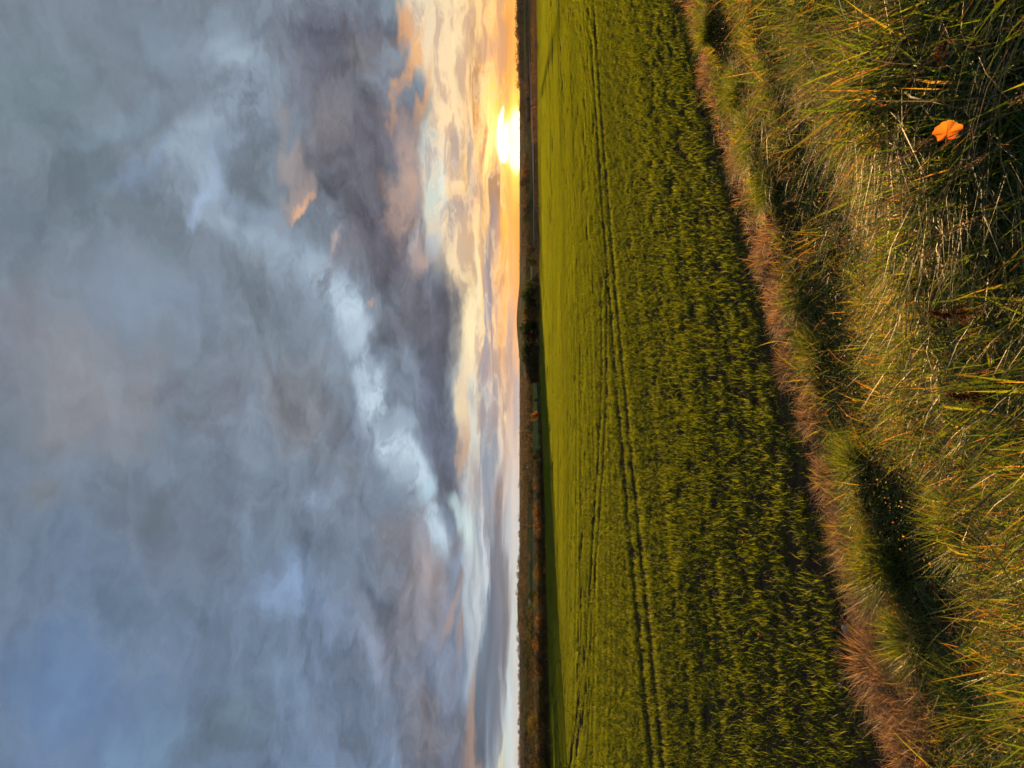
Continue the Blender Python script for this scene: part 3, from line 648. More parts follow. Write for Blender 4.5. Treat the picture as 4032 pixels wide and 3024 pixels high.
# ------------------------------------------------------------------ verge: rough grass on the bank
def scatter(n, x0, x1, y0, y1, g):
    return g.uniform(x0, x1, n), g.uniform(y0, y1, n)
def verge_grass():
    g = np.random.default_rng(21)
    P = Pile(); D = Pile()
    N0 = 900000
    X = g.uniform(-6.5, 11.5, N0); Y = g.uniform(0.9, 20, N0)
    p, q = pq(X, Y)
    m = (q > -0.12) & (q < 6.6) & (np.abs(X) < 0.58 * Y + 0.8)
    dens = np.clip(3.4 / Y, 0, 1) ** 1.15
    m &= g.random(N0) < dens
    X, Y, p, q = X[m], Y[m], p[m], q[m]; n = len(X)
    clump = VA(X * 2.1 + 7, Y * 2.1) * 0.6 + VB(X * 5.1, Y * 5.1) * 0.4
    patch = VC(X * 0.8 + 31, Y * 0.8 + 2)
    wq = q + 0.5 * (VD(p * 1.1, q * 0.5 + 9) - 0.5)
    Z = height(X, Y)
    far = np.clip(Y / 5.0, 1.0, 3.0)
    # dead, sprayed strip along the field
    dead = wq < 0.66 + 0.6 * (VB(p * 0.9 + 50, 1.0) - 0.5) + 0.5 * (VC(p * 4.1, q * 4.1) - 0.5) - 0.02 * p
    k = dead & (VA(X * 3.4 + 60, Y * 3.4) * 0.7 + VB(X * 8.0, Y * 8.0) * 0.3 + 0.25 * g.random(len(X)) > 0.47)
    gap_ = dead & ~k & (g.random(len(X)) < 0.30)
    nn = k.sum()
    D.add(*blades(np.stack([X[k], Y[k], Z[k] - .01], 1), (0.05 + 0.20 * clump[k]) * g.uniform(.5, 1.5, nn), 0.0042 * far[k], g.random(nn) * 6.283, g.uniform(0, .9, nn), g.uniform(0, 1.3, nn), np.clip(g.normal(.5, .22, nn), 0, 1), 3, g.uniform(-.8, .8, nn)))
    k = ~dead | gap_
    X, Y, Z, q, clump, patch, far = X[k], Y[k], Z[k], q[k], clump[k], patch[k], far[k]; n = len(X)
    tall = 0.10 + 0.34 * clump ** 1.8 + 0.16 * sstep(3.0, 5.2, q) + 0.08 * (patch > .55)
    low = 1 - sstep(3.4, 4.6, q)
    hgt = tall * g.uniform(.4, 1.25, n) * (1 - 0.38 * low * (g.random(n) < .75))
    straw = 0.12 + 0.26 * patch * (1 - 0.7 * sstep(3.6, 5, q))
    hue = np.where(g.random(n) < straw, g.normal(.76, .10, n), g.normal(.30, .13, n) - 0.10 * sstep(3.2, 4.8, q) + .05 * (1 - sstep(1, 2, q)))
    wid = np.where(hue > .6, 0.0044, 0.0076) * g.uniform(.5, 1.7, n) * (1 + 0.45 * sstep(3, 5, q)) * far ** 0.6
    fav = 2.6 + 1.6 * (VA(X * .9 + 90, Y * .9) - .5) * 2   # clumps lie over the same way
    a = np.where(g.random(n) < .15 + .35 * (1 - low), fav + g.normal(0, .7, n), g.random(n) * 6.283)
    P.add(*blades(np.stack([X, Y, Z - .015], 1), hgt, wid, a, g.uniform(0, .7, n) + .7 * low * g.random(n) ** 2, g.uniform(0, 1.7, n) ** 1.2, np.clip(hue, 0, 1), 4, g.uniform(-1.2, 1.2, n)))
    # flattened dead stems and litter lying across the grass
    kk = g.random(n) < 0.11; m = kk.sum()
    P.add(*blades(np.stack([X[kk], Y[kk], Z[kk] + tall[kk] * g.uniform(.15, .75, m)], 1), g.uniform(.012, .05, m), g.uniform(.0025, .0065, m) * far[kk] ** .6, g.random(m) * 6.283, g.uniform(2.0, 4.5, m), g.uniform(-.8, .8, m), np.clip(g.normal(.82, .08, m), 0, 1), 3, g.uniform(-.5, .5, m)))
    o = link('verge_grass', P.mesh('verge_grass', M_grass)); tag(o, 'rough mixed green and straw grass covering the bank', kind='stuff')
    o = link('dead_grass_strip', D.mesh('dead_grass_strip', M_dead)); tag(o, 'bleached dead grass strip along the edge of the wheat', kind='stuff')
    # small broad leaves of weeds creeping through the grass
    W_ = Pile(); n = 90000
    X = g.uniform(-5, 9, n); Y = g.uniform(1.5, 14, n); p, q = pq(X, Y)
    m = (q > 0.7) & (q < 6.2) & (np.abs(X) < .56 * Y + .6) & (VB(X * 1.4 + 20, Y * 1.4) > .36) & (g.random(n) < np.clip(5 / Y, 0, 1))
    X, Y = X[m], Y[m]; n = len(X); Z = height(X, Y) + g.uniform(.08, .30, n) * (0.6 + VA(X * 2.1 + 7, Y * 2.1))
    L = g.uniform(.007, .019, n); a = g.random(n) * 6.283; el_ = g.uniform(-.5, .8, n)
    d = np.stack([np.cos(a) * np.cos(el_), np.sin(a) * np.cos(el_), np.sin(el_)], 1); w = np.stack([-np.sin(a), np.cos(a), g.uniform(-.5, .5, n)], 1)
    C = np.stack([X, Y, Z], 1)
    V = np.stack([C, C + d * (L * .5)[:, None] + w * (L * .36)[:, None], C + d * L[:, None], C + d * (L * .5)[:, None] - w * (L * .36)[:, None]], 1).reshape(-1, 3)
    hue = np.repeat(np.clip(np.where(g.random(n) < .3, g.normal(.80, .08, n), g.normal(.40, .12, n)), 0, 1), 4)
    W_.add(V, np.arange(4 * n), np.full(n, 4), hue)
    o = link('weed_leaves', W_.mesh('weed_leaves', M_grass, False)); tag(o, 'small broad weed leaves scattered through the bank grass', kind='stuff')
verge_grass()

def soil_clods():
    g = np.random.default_rng(8); P = Pile(); n = 1500
    p = g.uniform(-7, 14, n); q = np.where(g.random(n) < .6, g.normal(-.15, .28, n), g.uniform(-3.0, .3, n)); X = p * E_DIR[0] + q * N_DIR[0]; Y = EDGE0[1] + p * E_DIR[1] + q * N_DIR[1]
    D = np.array([(1, 0, 0), (-1, 0, 0), (0, 1, 0), (0, -1, 0), (0, 0, 1), (0, 0, -1)], float); T = [0, 2, 4, 2, 1, 4, 1, 3, 4, 3, 0, 4, 2, 0, 5, 1, 2, 5, 3, 1, 5, 0, 3, 5]
    Z = height(X, Y)
    for i in range(n):
        r = g.gamma(2.2, .009) + .006; P.add(np.array([X[i], Y[i], Z[i] + r * .3]) + D * r * g.uniform(.6, 1.3, (6, 1)) * np.array([1.1, 1, .7]), T, np.full(8, 3), np.zeros(6))
    m = plain_material('soil_clod', [(0.3, (0.050, 0.033, 0.022)), (0.7, (0.125, 0.086, 0.058))], 30, 0.95, 5)
    o = link('soil_clods', P.mesh('soil_clods', m, False)); tag(o, 'small dark soil clods along the edge of the wheat', kind='stuff')
soil_clods()
# ------------------------------------------------------------------ far scenery
def tube(P, pts, radii, sides=6, hue=0.5):
    """tapered tube along a polyline"""
    pts = [np.asarray(p, float) for p in pts]; V = []; n = len(pts)
    for i, p in enumerate(pts):
        d = pts[min(i + 1, n - 1)] - pts[max(i - 1, 0)]; d = d / (np.linalg.norm(d) + 1e-9)
        u = np.cross(d, (0.31, 0.95, 0.1)); u /= np.linalg.norm(u) + 1e-9; v = np.cross(d, u)
        a = np.arange(sides) * 2 * np.pi / sides
        V.append(p + radii[i] * (np.cos(a)[:, None] * u + np.sin(a)[:, None] * v))
    V = np.concatenate(V); L = []
    for i in range(n - 1):
        for j in range(sides):
            k = (j + 1) % sides; L += [i * sides + j, i * sides + k, (i + 1) * sides + k, (i + 1) * sides + j]
    P.add(V, L, np.full((n - 1) * sides, 4), np.full(len(V), hue))
def leaf_quads(P, C, size, g, hue, flat=0.0):
    n = len(C); a = g.normal(size=(n, 3)); a /= np.linalg.norm(a, axis=1)[:, None]; b = np.cross(a, g.normal(size=(n, 3))); b /= np.linalg.norm(b, axis=1)[:, None] + 1e-9
    s = (size * g.uniform(.6, 1.4, n))[:, None]
    V = np.stack([C - a * s * .6, C + b * s * .42, C + a * s * .6, C - b * s * .42], 1).reshape(-1, 3)
    P.add(V, np.arange(4 * n), np.full(n, 4), np.repeat(hue, 4))
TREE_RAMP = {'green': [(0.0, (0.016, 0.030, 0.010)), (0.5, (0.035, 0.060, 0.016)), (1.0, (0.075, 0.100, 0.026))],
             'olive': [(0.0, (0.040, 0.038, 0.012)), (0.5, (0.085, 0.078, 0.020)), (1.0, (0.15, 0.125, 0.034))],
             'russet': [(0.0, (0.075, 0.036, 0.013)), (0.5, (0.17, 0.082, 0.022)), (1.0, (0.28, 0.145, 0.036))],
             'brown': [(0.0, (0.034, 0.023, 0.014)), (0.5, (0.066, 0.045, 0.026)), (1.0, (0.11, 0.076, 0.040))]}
M_tree = {k: leaf_material('foliage_' + k, v, trans=0.42 if k in ('russet', 'olive') else 0.25, gloss=0.0, jitter=0.2, tsat=(1.3, 1.15, 0.6)) for k, v in TREE_RAMP.items()}
M_far = leaf_material('far_foliage', [(0.0, (0.040, 0.030, 0.019)), (0.5, (0.085, 0.062, 0.036)), (1.0, (0.14, 0.098, 0.052))], trans=0.2, gloss=0.0, jitter=0.1)
def crown_points(n, g, w, h, z0, lumps):
    """leaf positions clustered in lumps spread through an uneven crown"""
    C = []
    cen = []
    for _ in range(lumps):
        d = g.normal(size=3); d /= np.linalg.norm(d); r = g.random() ** 0.45
        cen.append((d[0] * r * w * .36, d[1] * r * w * .36, z0 + h * .5 + d[2] * r * h * .38, g.uniform(.14, .26)))
    per = n // lumps
    for x, y, z, s in cen:
        d = g.normal(size=(per, 3)); d /= np.linalg.norm(d, axis=1)[:, None]; r = g.random(per)[:, None] ** 0.4
        C.append(np.array([x, y, z]) + d * r * np.array([s * w, s * w, s * h * 1.1]))
    return np.concatenate(C)
TREES = {}
def tree_proto(key, seed, w, h, trunk, mat, n=1500, lumps=16, leaf=0.05):
    """unit tree (height 1): trunk with limbs, and a crown of small leaves; returns two meshes"""
    g = np.random.default_rng(seed); T = Pile(); C = Pile()
    top = trunk + (1 - trunk) * .55
    tube(T, [(0, 0, -.03), (g.normal(0, .01), g.normal(0, .01), trunk * .6), (g.normal(0, .02), g.normal(0, .02), top)], [.030, .022, .008], 7)
    for _ in range(9):
        z = g.uniform(trunk * .6, top * .9); a = g.random() * 6.283; l = g.uniform(.4, .9) * w * .42
        tube(T, [(0, 0, z), (math.cos(a) * l * .5, math.sin(a) * l * .5, z + l * .45), (math.cos(a) * l, math.sin(a) * l, z + l * g.uniform(.5, 1.1))], [.013, .008, .003], 5)
    if n:
        pts = crown_points(n, g, w, 1 - trunk, trunk, lumps)
        lo, hi = np.percentile(pts[:, 2], [1, 98.5]); pts[:, 2] = trunk * .6 + (pts[:, 2] - lo) / (hi - lo) * (1 - trunk * .6)
        pts[:, :2] *= w * .5 / np.percentile(np.abs(pts[:, :2]), 98)
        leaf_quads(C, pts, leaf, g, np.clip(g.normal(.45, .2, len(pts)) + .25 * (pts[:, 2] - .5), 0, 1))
    else:   # bare: fine twigs
        for _ in range(170):
            z = g.uniform(trunk, .9); a = g.random() * 6.283; l = g.uniform(.10, .30) * w; r0 = g.uniform(0, .30) * w
            b = np.array([math.cos(a) * r0, math.sin(a) * r0, z]); a2 = a + g.normal(0, .5)
            tube(C, [b, b + np.array([math.cos(a2) * l * .5, math.sin(a2) * l * .5, l * .5]), b + np.array([math.cos(a2) * l * .8, math.sin(a2) * l * .8, l * 1.1])], [.0045, .003, .0012], 3)
    TREES[key] = (T.mesh('trunk', M_bark), C.mesh('crown', mat))
for k, sd_ in (('green', 3), ('olive', 13), ('russet', 23), ('brown', 33)):
    for v, (w, tr) in enumerate(((.95, .10), (.72, .12), (1.25, .08))):
        tree_proto((k, v), sd_ + v, w, 1.0, tr, M_tree[k], 2600, 20 + 4 * v)
for k, sd_ in (('russet', 41), ('olive', 51), ('brown', 61)):
    for v in range(3): tree_proto((k + '_shrub', v), sd_ + v, 1.1, 1.0, .06, M_tree[k], 620, 14, .065)
tree_proto(('bare', 0), 71, .75, 1.0, .22, M_bark, 0)
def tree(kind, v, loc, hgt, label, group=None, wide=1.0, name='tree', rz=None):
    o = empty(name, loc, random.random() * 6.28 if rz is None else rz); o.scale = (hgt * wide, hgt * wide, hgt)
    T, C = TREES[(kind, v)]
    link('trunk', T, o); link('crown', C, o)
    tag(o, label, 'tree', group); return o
def hedge_mesh(name, pts, hgt, width, mat, seed, leaf=.16, per_m=90, taper=0.25):
    """uneven clipped hedge along a ground line, full of small leaves, with short stems at its foot"""
    g = np.random.default_rng(seed); P = Pile(); S = Pile()
    for (x0, y0), (x1, y1) in zip(pts[:-1], pts[1:]):
        L = math.hypot(x1 - x0, y1 - y0); n = int(L * per_m)
        t = g.random(n); x = x0 + (x1 - x0) * t; y = y0 + (y1 - y0) * t
        s = t * L + seed * 13.0 + x0
        hh = hgt * (1 - taper + 2 * taper * (VA(s * .55, seed + .5) * .6 + VB(s * .17, seed + 2.5) * .4))
        z = height(x, y) + hh * g.random(n) ** .75
        nx, ny = -(y1 - y0) / L, (x1 - x0) / L
        off = g.normal(0, width * .33, n)
        pts3 = np.stack([x + nx * off, y + ny * off, z], 1)
        leaf_quads(P, pts3, leaf, g, np.clip(g.normal(.35, .18, n) + .35 * (VC(s * .2, seed) - .5), 0, 1))
        for k in range(int(L / 1.6)):
            q = g.random(); bx, by = x0 + (x1 - x0) * q, y0 + (y1 - y0) * q; bz = float(height(bx, by))
            tube(S, [(bx, by, bz - .05), (bx + g.normal(0, .1), by + g.normal(0, .1), bz + hgt * .5)], [.05, .02], 4)
    return P.mesh('foliage', mat, False), S.mesh('stem', M_bark)
def hedge(name, pts, hgt, width, kind, seed, label, group=None, **kw):
    F, S = hedge_mesh(name, pts, hgt, width, M_far if (name == 'field_hedge' and kind == 'brown') else M_tree[kind], seed, **kw)
    o = empty(name, (0, 0, 0)); link('foliage', F, o); tag(link('stem', S, o), kind='stuff')
    tag(o, label, 'hedge', group); return o
def edge_line(py0, py1, n, back=0.0):
    out = []
    for py in np.linspace(py0, py1, n):
        lat = (1512 - py) / FPX; Y = float(far_edge(lat)) + back; out.append((lat * Y, Y))
    return out
# hedge that closes the far side of the wheat
hedge('hedgerow', edge_line(3300, 2450, 7, 0.6), .9, 1.0, 'brown', 1, 'low dark hedge at the far left edge of the wheat')
hedge('hedgerow', edge_line(2450, 1750, 8, 1.0), .8, 1.0, 'brown', 2, 'low dark hedge along the wheat under the russet shrub belt')
hedge('hedgerow', edge_line(1750, 1130, 8, 1.0), 1.1, 1.2, 'brown', 3, 'low dark hedge along the wheat in front of the dark wood')
hedge('hedgerow', edge_line(1130, 560, 8, 1.0), 1.5, 1.2, 'brown', 4, 'thin dark hedge at the far edge of the wheat below the sun')
hedge('hedgerow', edge_line(560, -350, 8, 1.0), 2.3, 1.4, 'russet', 5, 'brown hedge at the far right edge of the wheat, below the road', per_m=70)
# belt of russet and olive shrubs behind the hedge on the left
g = np.random.default_rng(5)
for k, py in enumerate(np.arange(3120, 1790, -34)):
    for row in range(2):
        yy = py + g.uniform(-12, 12); lat = (1512 - yy) / FPX
        Y = float(far_edge(lat)) + 3.5 + row * 5.0 + g.uniform(-1, 1); x = lat * Y
        t_top = (2113 - 2045 - (8 if row else 0) + g.uniform(-6, 8) + max(0, (py - 2600)) * .014) / FPX
        z = float(height(x, Y)); h_ = max(1.7, EYE - t_top * Y - z)
        kind = random.choices(['russet', 'olive', 'brown'], [4, 3, 4] if py < 2250 else [2, 3, 5])[0]
        tree(kind + '_shrub', k % 3, (x, Y, z), h_, {'russet': 'russet autumn shrub', 'olive': 'olive-yellow shrub', 'brown': 'dark brown shrub'}[kind] + ' in the belt behind the low hedge at the left', kind + ' shrubs of the belt behind the low hedge', wide=1.35, name='shrub')
# dark wood beyond the hedge, left of the sun
WOOD = [(1130, 2068, 232, 'green', 2), (1160, 2056, 240, 'green', 0), (1195, 2060, 236, 'green', 2), (1222, 2064, 232, 'olive', 1), (1248, 2058, 238, 'olive', 0), (1285, 2052, 242, 'green', 0), (1318, 2064, 236, 'brown', 1),
        (1352, 2057, 242, 'green', 2), (1385, 2054, 240, 'green', 0), (1415, 2060, 238, 'green', 1), (1445, 2068, 234, 'brown', 2), (1475, 2075, 232, 'brown', 0)]
WLAB = ['low dark tree at the right end of the dark wood', 'tall dark green tree, second from the right in the wood', 'broad dark green tree, third from the right in the wood', 'small olive tree in the gap of the dark wood', 'yellowish olive tree in the middle of the dark wood',
        'tall round dark green tree standing above the middle of the wood', 'slim brown tree between two dark green trees of the wood', 'broad dark green tree left of the slim brown tree', 'tallest dark tree of the left half of the wood', 'slim dark green tree near the left end of the wood', 'broad brown tree sloping down at the left of the wood', 'lowest brown tree at the left end of the wood']
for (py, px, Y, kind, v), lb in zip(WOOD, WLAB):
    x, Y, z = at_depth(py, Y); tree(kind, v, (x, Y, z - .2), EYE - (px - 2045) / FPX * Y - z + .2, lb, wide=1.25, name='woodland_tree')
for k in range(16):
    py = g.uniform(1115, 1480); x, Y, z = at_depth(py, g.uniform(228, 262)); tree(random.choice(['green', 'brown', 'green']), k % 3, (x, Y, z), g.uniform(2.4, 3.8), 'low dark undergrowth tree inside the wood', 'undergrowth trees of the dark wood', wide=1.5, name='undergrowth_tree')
# single trees one can pick out
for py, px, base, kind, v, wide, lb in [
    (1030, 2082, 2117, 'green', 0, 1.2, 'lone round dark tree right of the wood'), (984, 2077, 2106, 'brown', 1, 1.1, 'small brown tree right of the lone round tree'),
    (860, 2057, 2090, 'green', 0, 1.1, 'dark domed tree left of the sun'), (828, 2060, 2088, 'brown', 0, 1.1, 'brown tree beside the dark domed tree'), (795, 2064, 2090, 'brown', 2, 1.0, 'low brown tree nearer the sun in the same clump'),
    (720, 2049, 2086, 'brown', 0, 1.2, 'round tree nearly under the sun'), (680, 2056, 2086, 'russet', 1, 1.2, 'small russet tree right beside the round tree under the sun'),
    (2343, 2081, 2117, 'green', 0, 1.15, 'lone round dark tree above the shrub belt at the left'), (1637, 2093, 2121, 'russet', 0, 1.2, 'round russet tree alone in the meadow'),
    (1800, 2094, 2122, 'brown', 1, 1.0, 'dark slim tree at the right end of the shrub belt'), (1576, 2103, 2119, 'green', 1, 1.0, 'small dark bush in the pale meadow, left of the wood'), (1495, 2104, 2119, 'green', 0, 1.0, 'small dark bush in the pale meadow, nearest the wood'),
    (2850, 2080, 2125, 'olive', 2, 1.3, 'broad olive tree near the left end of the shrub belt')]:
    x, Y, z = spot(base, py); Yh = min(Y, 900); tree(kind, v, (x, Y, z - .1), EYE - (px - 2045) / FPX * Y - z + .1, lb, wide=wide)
x, Y, z = at_depth(418, 268); tree('bare', 0, (x, Y, z), EYE - (2038 - 2045) / FPX * Y - z, 'tall bare tree in the hedge right of the sun', name='bare_tree')

# hedgerows that divide the meadows of the plain
FARH = [((1480, 2098), (1990, 2102), 2.6, 'brown', 'far brown hedge across the middle of the plain'), ((1100, 2090), (600, 2084), 3.0, 'brown', 'far hedge across the meadows below the sun'),
        ((1500, 2078), (2300, 2080), 4.5, 'brown', 'farther hedge, second line behind the wood'), ((2300, 2076), (3100, 2090), 4.5, 'brown', 'farther hedge on the slope at the left'),
        ((2400, 2106), (3100, 2110), 2.6, 'brown', 'hedge behind the shrub belt at the far left'), ((1010, 2074), (640, 2070), 5.0, 'brown', 'tree-high hedge in the hazy plain below the sun'),
        ((560, 2066), (-100, 2062), 5.0, 'brown', 'far hedge at the foot of the wooded rise'), ((480, 2092), (-100, 2076), 2.2, 'brown', 'hedge on the far side of the road at the right'), ((1480, 2064), (2500, 2064), 6.0, 'brown', 'dark hedge line high on the far plain'),
        ((2380, 2098), (2900, 2086), 3.0, 'green', 'green hedge climbing the slope at the left')]
for k, (a, b, hh, kind, lb) in enumerate(FARH):
    pts = []
    for t in np.linspace(0, 1, 7):
        x, Y, z = spot(a[1] + (b[1] - a[1]) * t, a[0] + (b[0] - a[0]) * t); pts.append((x, Y))
    Ym = np.mean([p[1] for p in pts])
    hedge('field_hedge', pts, hh, 2.5, kind, 20 + k, lb, leaf=.2 + Ym * .0006, per_m=max(9, 70 - Ym * .05), taper=.6)
# road along the foot of the right-hand rise
def strip(name, pix, half, mat, lift, label):
    C = [spot(px, py) for px, py in pix]; V = []; L = []
    P = np.array(C)
    T = np.gradient(P[:, :2], axis=0); T /= np.linalg.norm(T, axis=1)[:, None]; Nn = np.stack([-T[:, 1], T[:, 0]], 1)
    for i in range(len(P)):
        for s in (-1, 1):
            x, y = P[i, :2] + Nn[i] * s * half; V.append((x, y, float(height(x, y)) + lift))
    for i in range(len(P) - 1): L += [2 * i, 2 * i + 1, 2 * i + 3, 2 * i + 2]
    o = link(name, np_mesh(name, V, L, np.full(len(P) - 1, 4), None, True, mat)); tag(o, label, kind='structure'); return o
M_road = plain_material('road', [(0.3, (0.20, 0.17, 0.15)), (0.7, (0.30, 0.26, 0.23))], 0.5, 0.8)
ry_ = np.linspace(-160, 900, 60)
strip('road', [(float(np.interp(y, [-160, 0, 170, 330, 500, 640, 900], [2062, 2070, 2080, 2090, 2098, 2103, 2106])), y) for y in ry_], 11.0, M_road, 0.35, 'pale straight road across the plain at the right')
M_grassland = plain_material('pasture', [(0.3, (0.075, 0.11, 0.035)), (0.7, (0.11, 0.15, 0.05))], 0.05, 0.9, 5, 0, 'Object')
M_stubble = plain_material('stubble', [(0.3, (0.22, 0.19, 0.08)), (0.7, (0.30, 0.26, 0.11))], 0.05, 0.9, 5, 0, 'Object')
def meadow(pix4, mat, label, lift=.15):
    """a meadow sheet laid on the plain"""
    n = 12; V = []; L = []; (a, b, c, d) = pix4
    for i in range(n + 1):
        for j in range(n + 1):
            u, v = i / n, j / n
            px = (a[0] * (1 - u) + b[0] * u) * (1 - v) + (d[0] * (1 - u) + c[0] * u) * v; py = (a[1] * (1 - u) + b[1] * u) * (1 - v) + (d[1] * (1 - u) + c[1] * u) * v
            x, y, z = spot(px, py); V.append((x, y, z + lift))
    for i in range(n):
        for j in range(n): L += [i * (n + 1) + j, (i + 1) * (n + 1) + j, (i + 1) * (n + 1) + j + 1, i * (n + 1) + j + 1]
    o = link('meadow', np_mesh('meadow', V, L, np.full(n * n, 4), None, True, mat)); tag(o, label, kind='structure')
meadow([(2118, 1460), (2118, 1830), (2103, 1830), (2099, 1460)], M_grassland, 'pale green meadow left of the wood')
meadow([(2097, 1015), (2097, 1110), (2088, 1110), (2088, 1015)], M_stubble, 'yellow meadow between the lone tree and the wood')
meadow([(2088, 2230), (2088, 2340), (2064, 2340), (2070, 2230)], M_grassland, 'green pasture on the slope at the left')
meadow([(2092, 2360), (2092, 2720), (2078, 2720), (2080, 2360)], M_stubble, 'long pale field on the slope at the left')
meadow([(2088, 2860), (2086, 3060), (2070, 3060), (2078, 2860)], M_grassland, 'pale field under the wooded skyline at the far left')
meadow([(2072, 230), (2066, 20), (2052, 20), (2056, 230)], M_grassland, 'dull green field below the wooded rise')

# woods and tree lines on the skyline: too far off to count
def wood_mass(name, spots_, label, kind, seed, h0, h1):
    g = np.random.default_rng(seed); P = Pile()
    for px, py, sp in spots_:
        x, y, z = spot(px, py)
        for _ in range(sp):
            xx = x + g.normal(0, y * .006); yy = y + g.normal(0, y * .012); zz = float(height(xx, yy)); h_ = h0 + (h1 - h0) * g.random() ** 2; w = h_ * g.uniform(.5, 1.2)
            n = 110; d = g.normal(size=(n, 3)); d /= np.linalg.norm(d, axis=1)[:, None]; r = g.random((n, 1)) ** .4
            leaf_quads(P, np.array([xx, yy, zz + h_ * .5]) + d * r * np.array([w, w, h_ * .55]), h_ * .15, g, np.clip(g.normal(.4, .2, n), 0, 1))
    o = link(name, P.mesh(name, M_far, False)); tag(o, label, kind='stuff')
g = np.random.default_rng(9)
wood_mass('far_woodland', [(2047 + g.uniform(0, 8), py, 2) for py in range(1880, 3080, 14)], 'dark wooded skyline at the left', 'brown', 1, 4, 8)
wood_mass('far_woodland', [(2049 + g.uniform(0, 16), py, 2) for py in range(-60, 330, 9)], 'dark woods on the rise at the right', 'brown', 2, 5, 9)
wood_mass('far_woodland', [(2049 + g.uniform(0, 4), py, 1) for py in range(330, 1880, 16)], 'thin tree line on the horizon below the sun', 'brown', 3, 3, 6)
wood_mass('far_woodland', [(2062 + g.uniform(0, 34), py, 1) for py in range(1480, 3080, 15)], 'scattered brown trees over the plain at the left', 'brown', 4, 2.5, 5)
wood_mass('far_woodland', [(2066 + g.uniform(0, 26), py, 1) for py in range(300, 1100, 24)], 'scattered trees over the hazy plain below the sun', 'brown', 5, 2.5, 5)
# farm buildings on the plain
M_wall = plain_material('limewash', [(0.3, (0.62, 0.60, 0.56)), (0.7, (0.72, 0.70, 0.66))], 2, 0.8); M_roof = plain_material('slate', [(0.3, (0.07, 0.06, 0.06)), (0.7, (0.12, 0.10, 0.10))], 3, 0.7)
M_brick = plain_material('brick', [(0.3, (0.22, 0.10, 0.07)), (0.7, (0.32, 0.16, 0.11))], 3, 0.9); M_pane = plain_material('pane', [(0.3, (0.03, 0.04, 0.05)), (0.7, (0.06, 0.07, 0.08))], 1, 0.1)
def box(P, x0, x1, y0, y1, z0, z1):
    V = [(x, y, z) for z in (z0, z1) for x, y in ((x0, y0), (x1, y0), (x1, y1), (x0, y1))]
    P.add(V, [0, 3, 2, 1, 4, 5, 6, 7, 0, 1, 5, 4, 1, 2, 6, 5, 2, 3, 7, 6, 3, 0, 4, 7], np.full(6, 4), np.zeros(8))
def house(px, py, L_, D_, H_, wallm, label, rz):
    x, y, z = spot(px, py); o = empty('farm_building', (x, y, z - .2), rz)
    P = Pile(); box(P, -L_ / 2, L_ / 2, -D_ / 2, D_ / 2, 0, H_); link('wall', P.mesh('wall', wallm, False), o)
    P = Pile(); e = .4; r = H_ + D_ * .38
    V = [(-L_ / 2 - e, -D_ / 2 - e, H_ - .05), (L_ / 2 + e, -D_ / 2 - e, H_ - .05), (L_ / 2 + e, D_ / 2 + e, H_ - .05), (-L_ / 2 - e, D_ / 2 + e, H_ - .05), (-L_ / 2 - e, 0, r), (L_ / 2 + e, 0, r)]
    P.add(V, [0, 1, 5, 4, 2, 3, 4, 5, 0, 4, 3, 1, 2, 5, 0, 3, 2, 1], [4, 4, 3, 3, 4], np.zeros(6)); ro = link('roof', P.mesh('roof', M_roof, False), o)
    P = Pile(); box(P, L_ * .3, L_ * .3 + .9, -.45, .45, r - .8, r + .9); link('chimney', P.mesh('chimney', wallm, False), ro)
    for k in range(3):
        P = Pile(); c = (k - 1) * L_ * .3; box(P, c - .6, c + .6, -D_ / 2 - .04, -D_ / 2 + .02, H_ * .45, H_ * .8); link('window', P.mesh('window', M_pane, False), o)
    tag(o, label, 'building')
house(2092, 1853, 5.0, 2.6, 1.3, M_wall, 'small white farm building on the plain behind the russet shrubs', .1)
house(2066, 2996, 11, 6, 3.6, M_brick, 'brick farmhouse among the trees on the far left skyline', -.2)

# evening haze over the whole place
def haze_box(density):
    P = Pile(); box(P, -5200, 5200, -5200, 5200, -40, 45)
    m, N = material('haze'); v = N.node('ShaderNodeVolumePrincipled'); v.inputs['Color'].default_value = (1.0, 0.93, 0.85, 1); v.inputs['Density'].default_value = density; v.inputs['Anisotropy'].default_value = 0.6
    out = N.node('ShaderNodeOutputMaterial'); N.l.new(v.outputs[0], out.inputs['Volume'])
    o = link('haze', P.mesh('haze', m, False)); tag(o, 'thin warm evening haze over fields and plain', kind='stuff')
haze_box(3.0e-5)
# ------------------------------------------------------------------ foreground plants and finds on the verge
def tussock_mesh(seed, n, hgt, spread, mat, hue, hue_sd, wid, curl=1.1):
    g = np.random.default_rng(seed); P = Pile()
    a = g.random(n) * 6.283; r = spread * np.sqrt(g.random(n)) * .55
    b = np.stack([np.cos(a) * r, np.sin(a) * r, np.full(n, -.03)], 1)
    P.add(*blades(b, hgt * g.uniform(.45, 1.15, n), wid * g.uniform(.6, 1.3, n), a + g.normal(0, .5, n), g.uniform(.05, .45, n) + r / spread * .5, g.uniform(.1, curl, n), np.clip(g.normal(hue, hue_sd, n), 0, 1), 4, g.uniform(-.9, .9, n)))
    return P.mesh('tussock', mat)
def place(px, py, back=0.0):
    x, y, z = spot(px, py); return (x, y, z)
TUS = [tussock_mesh(300 + k, 620, .36 + .05 * (k % 2), .30, M_grass, .34, .13, .0062) for k in range(4)]
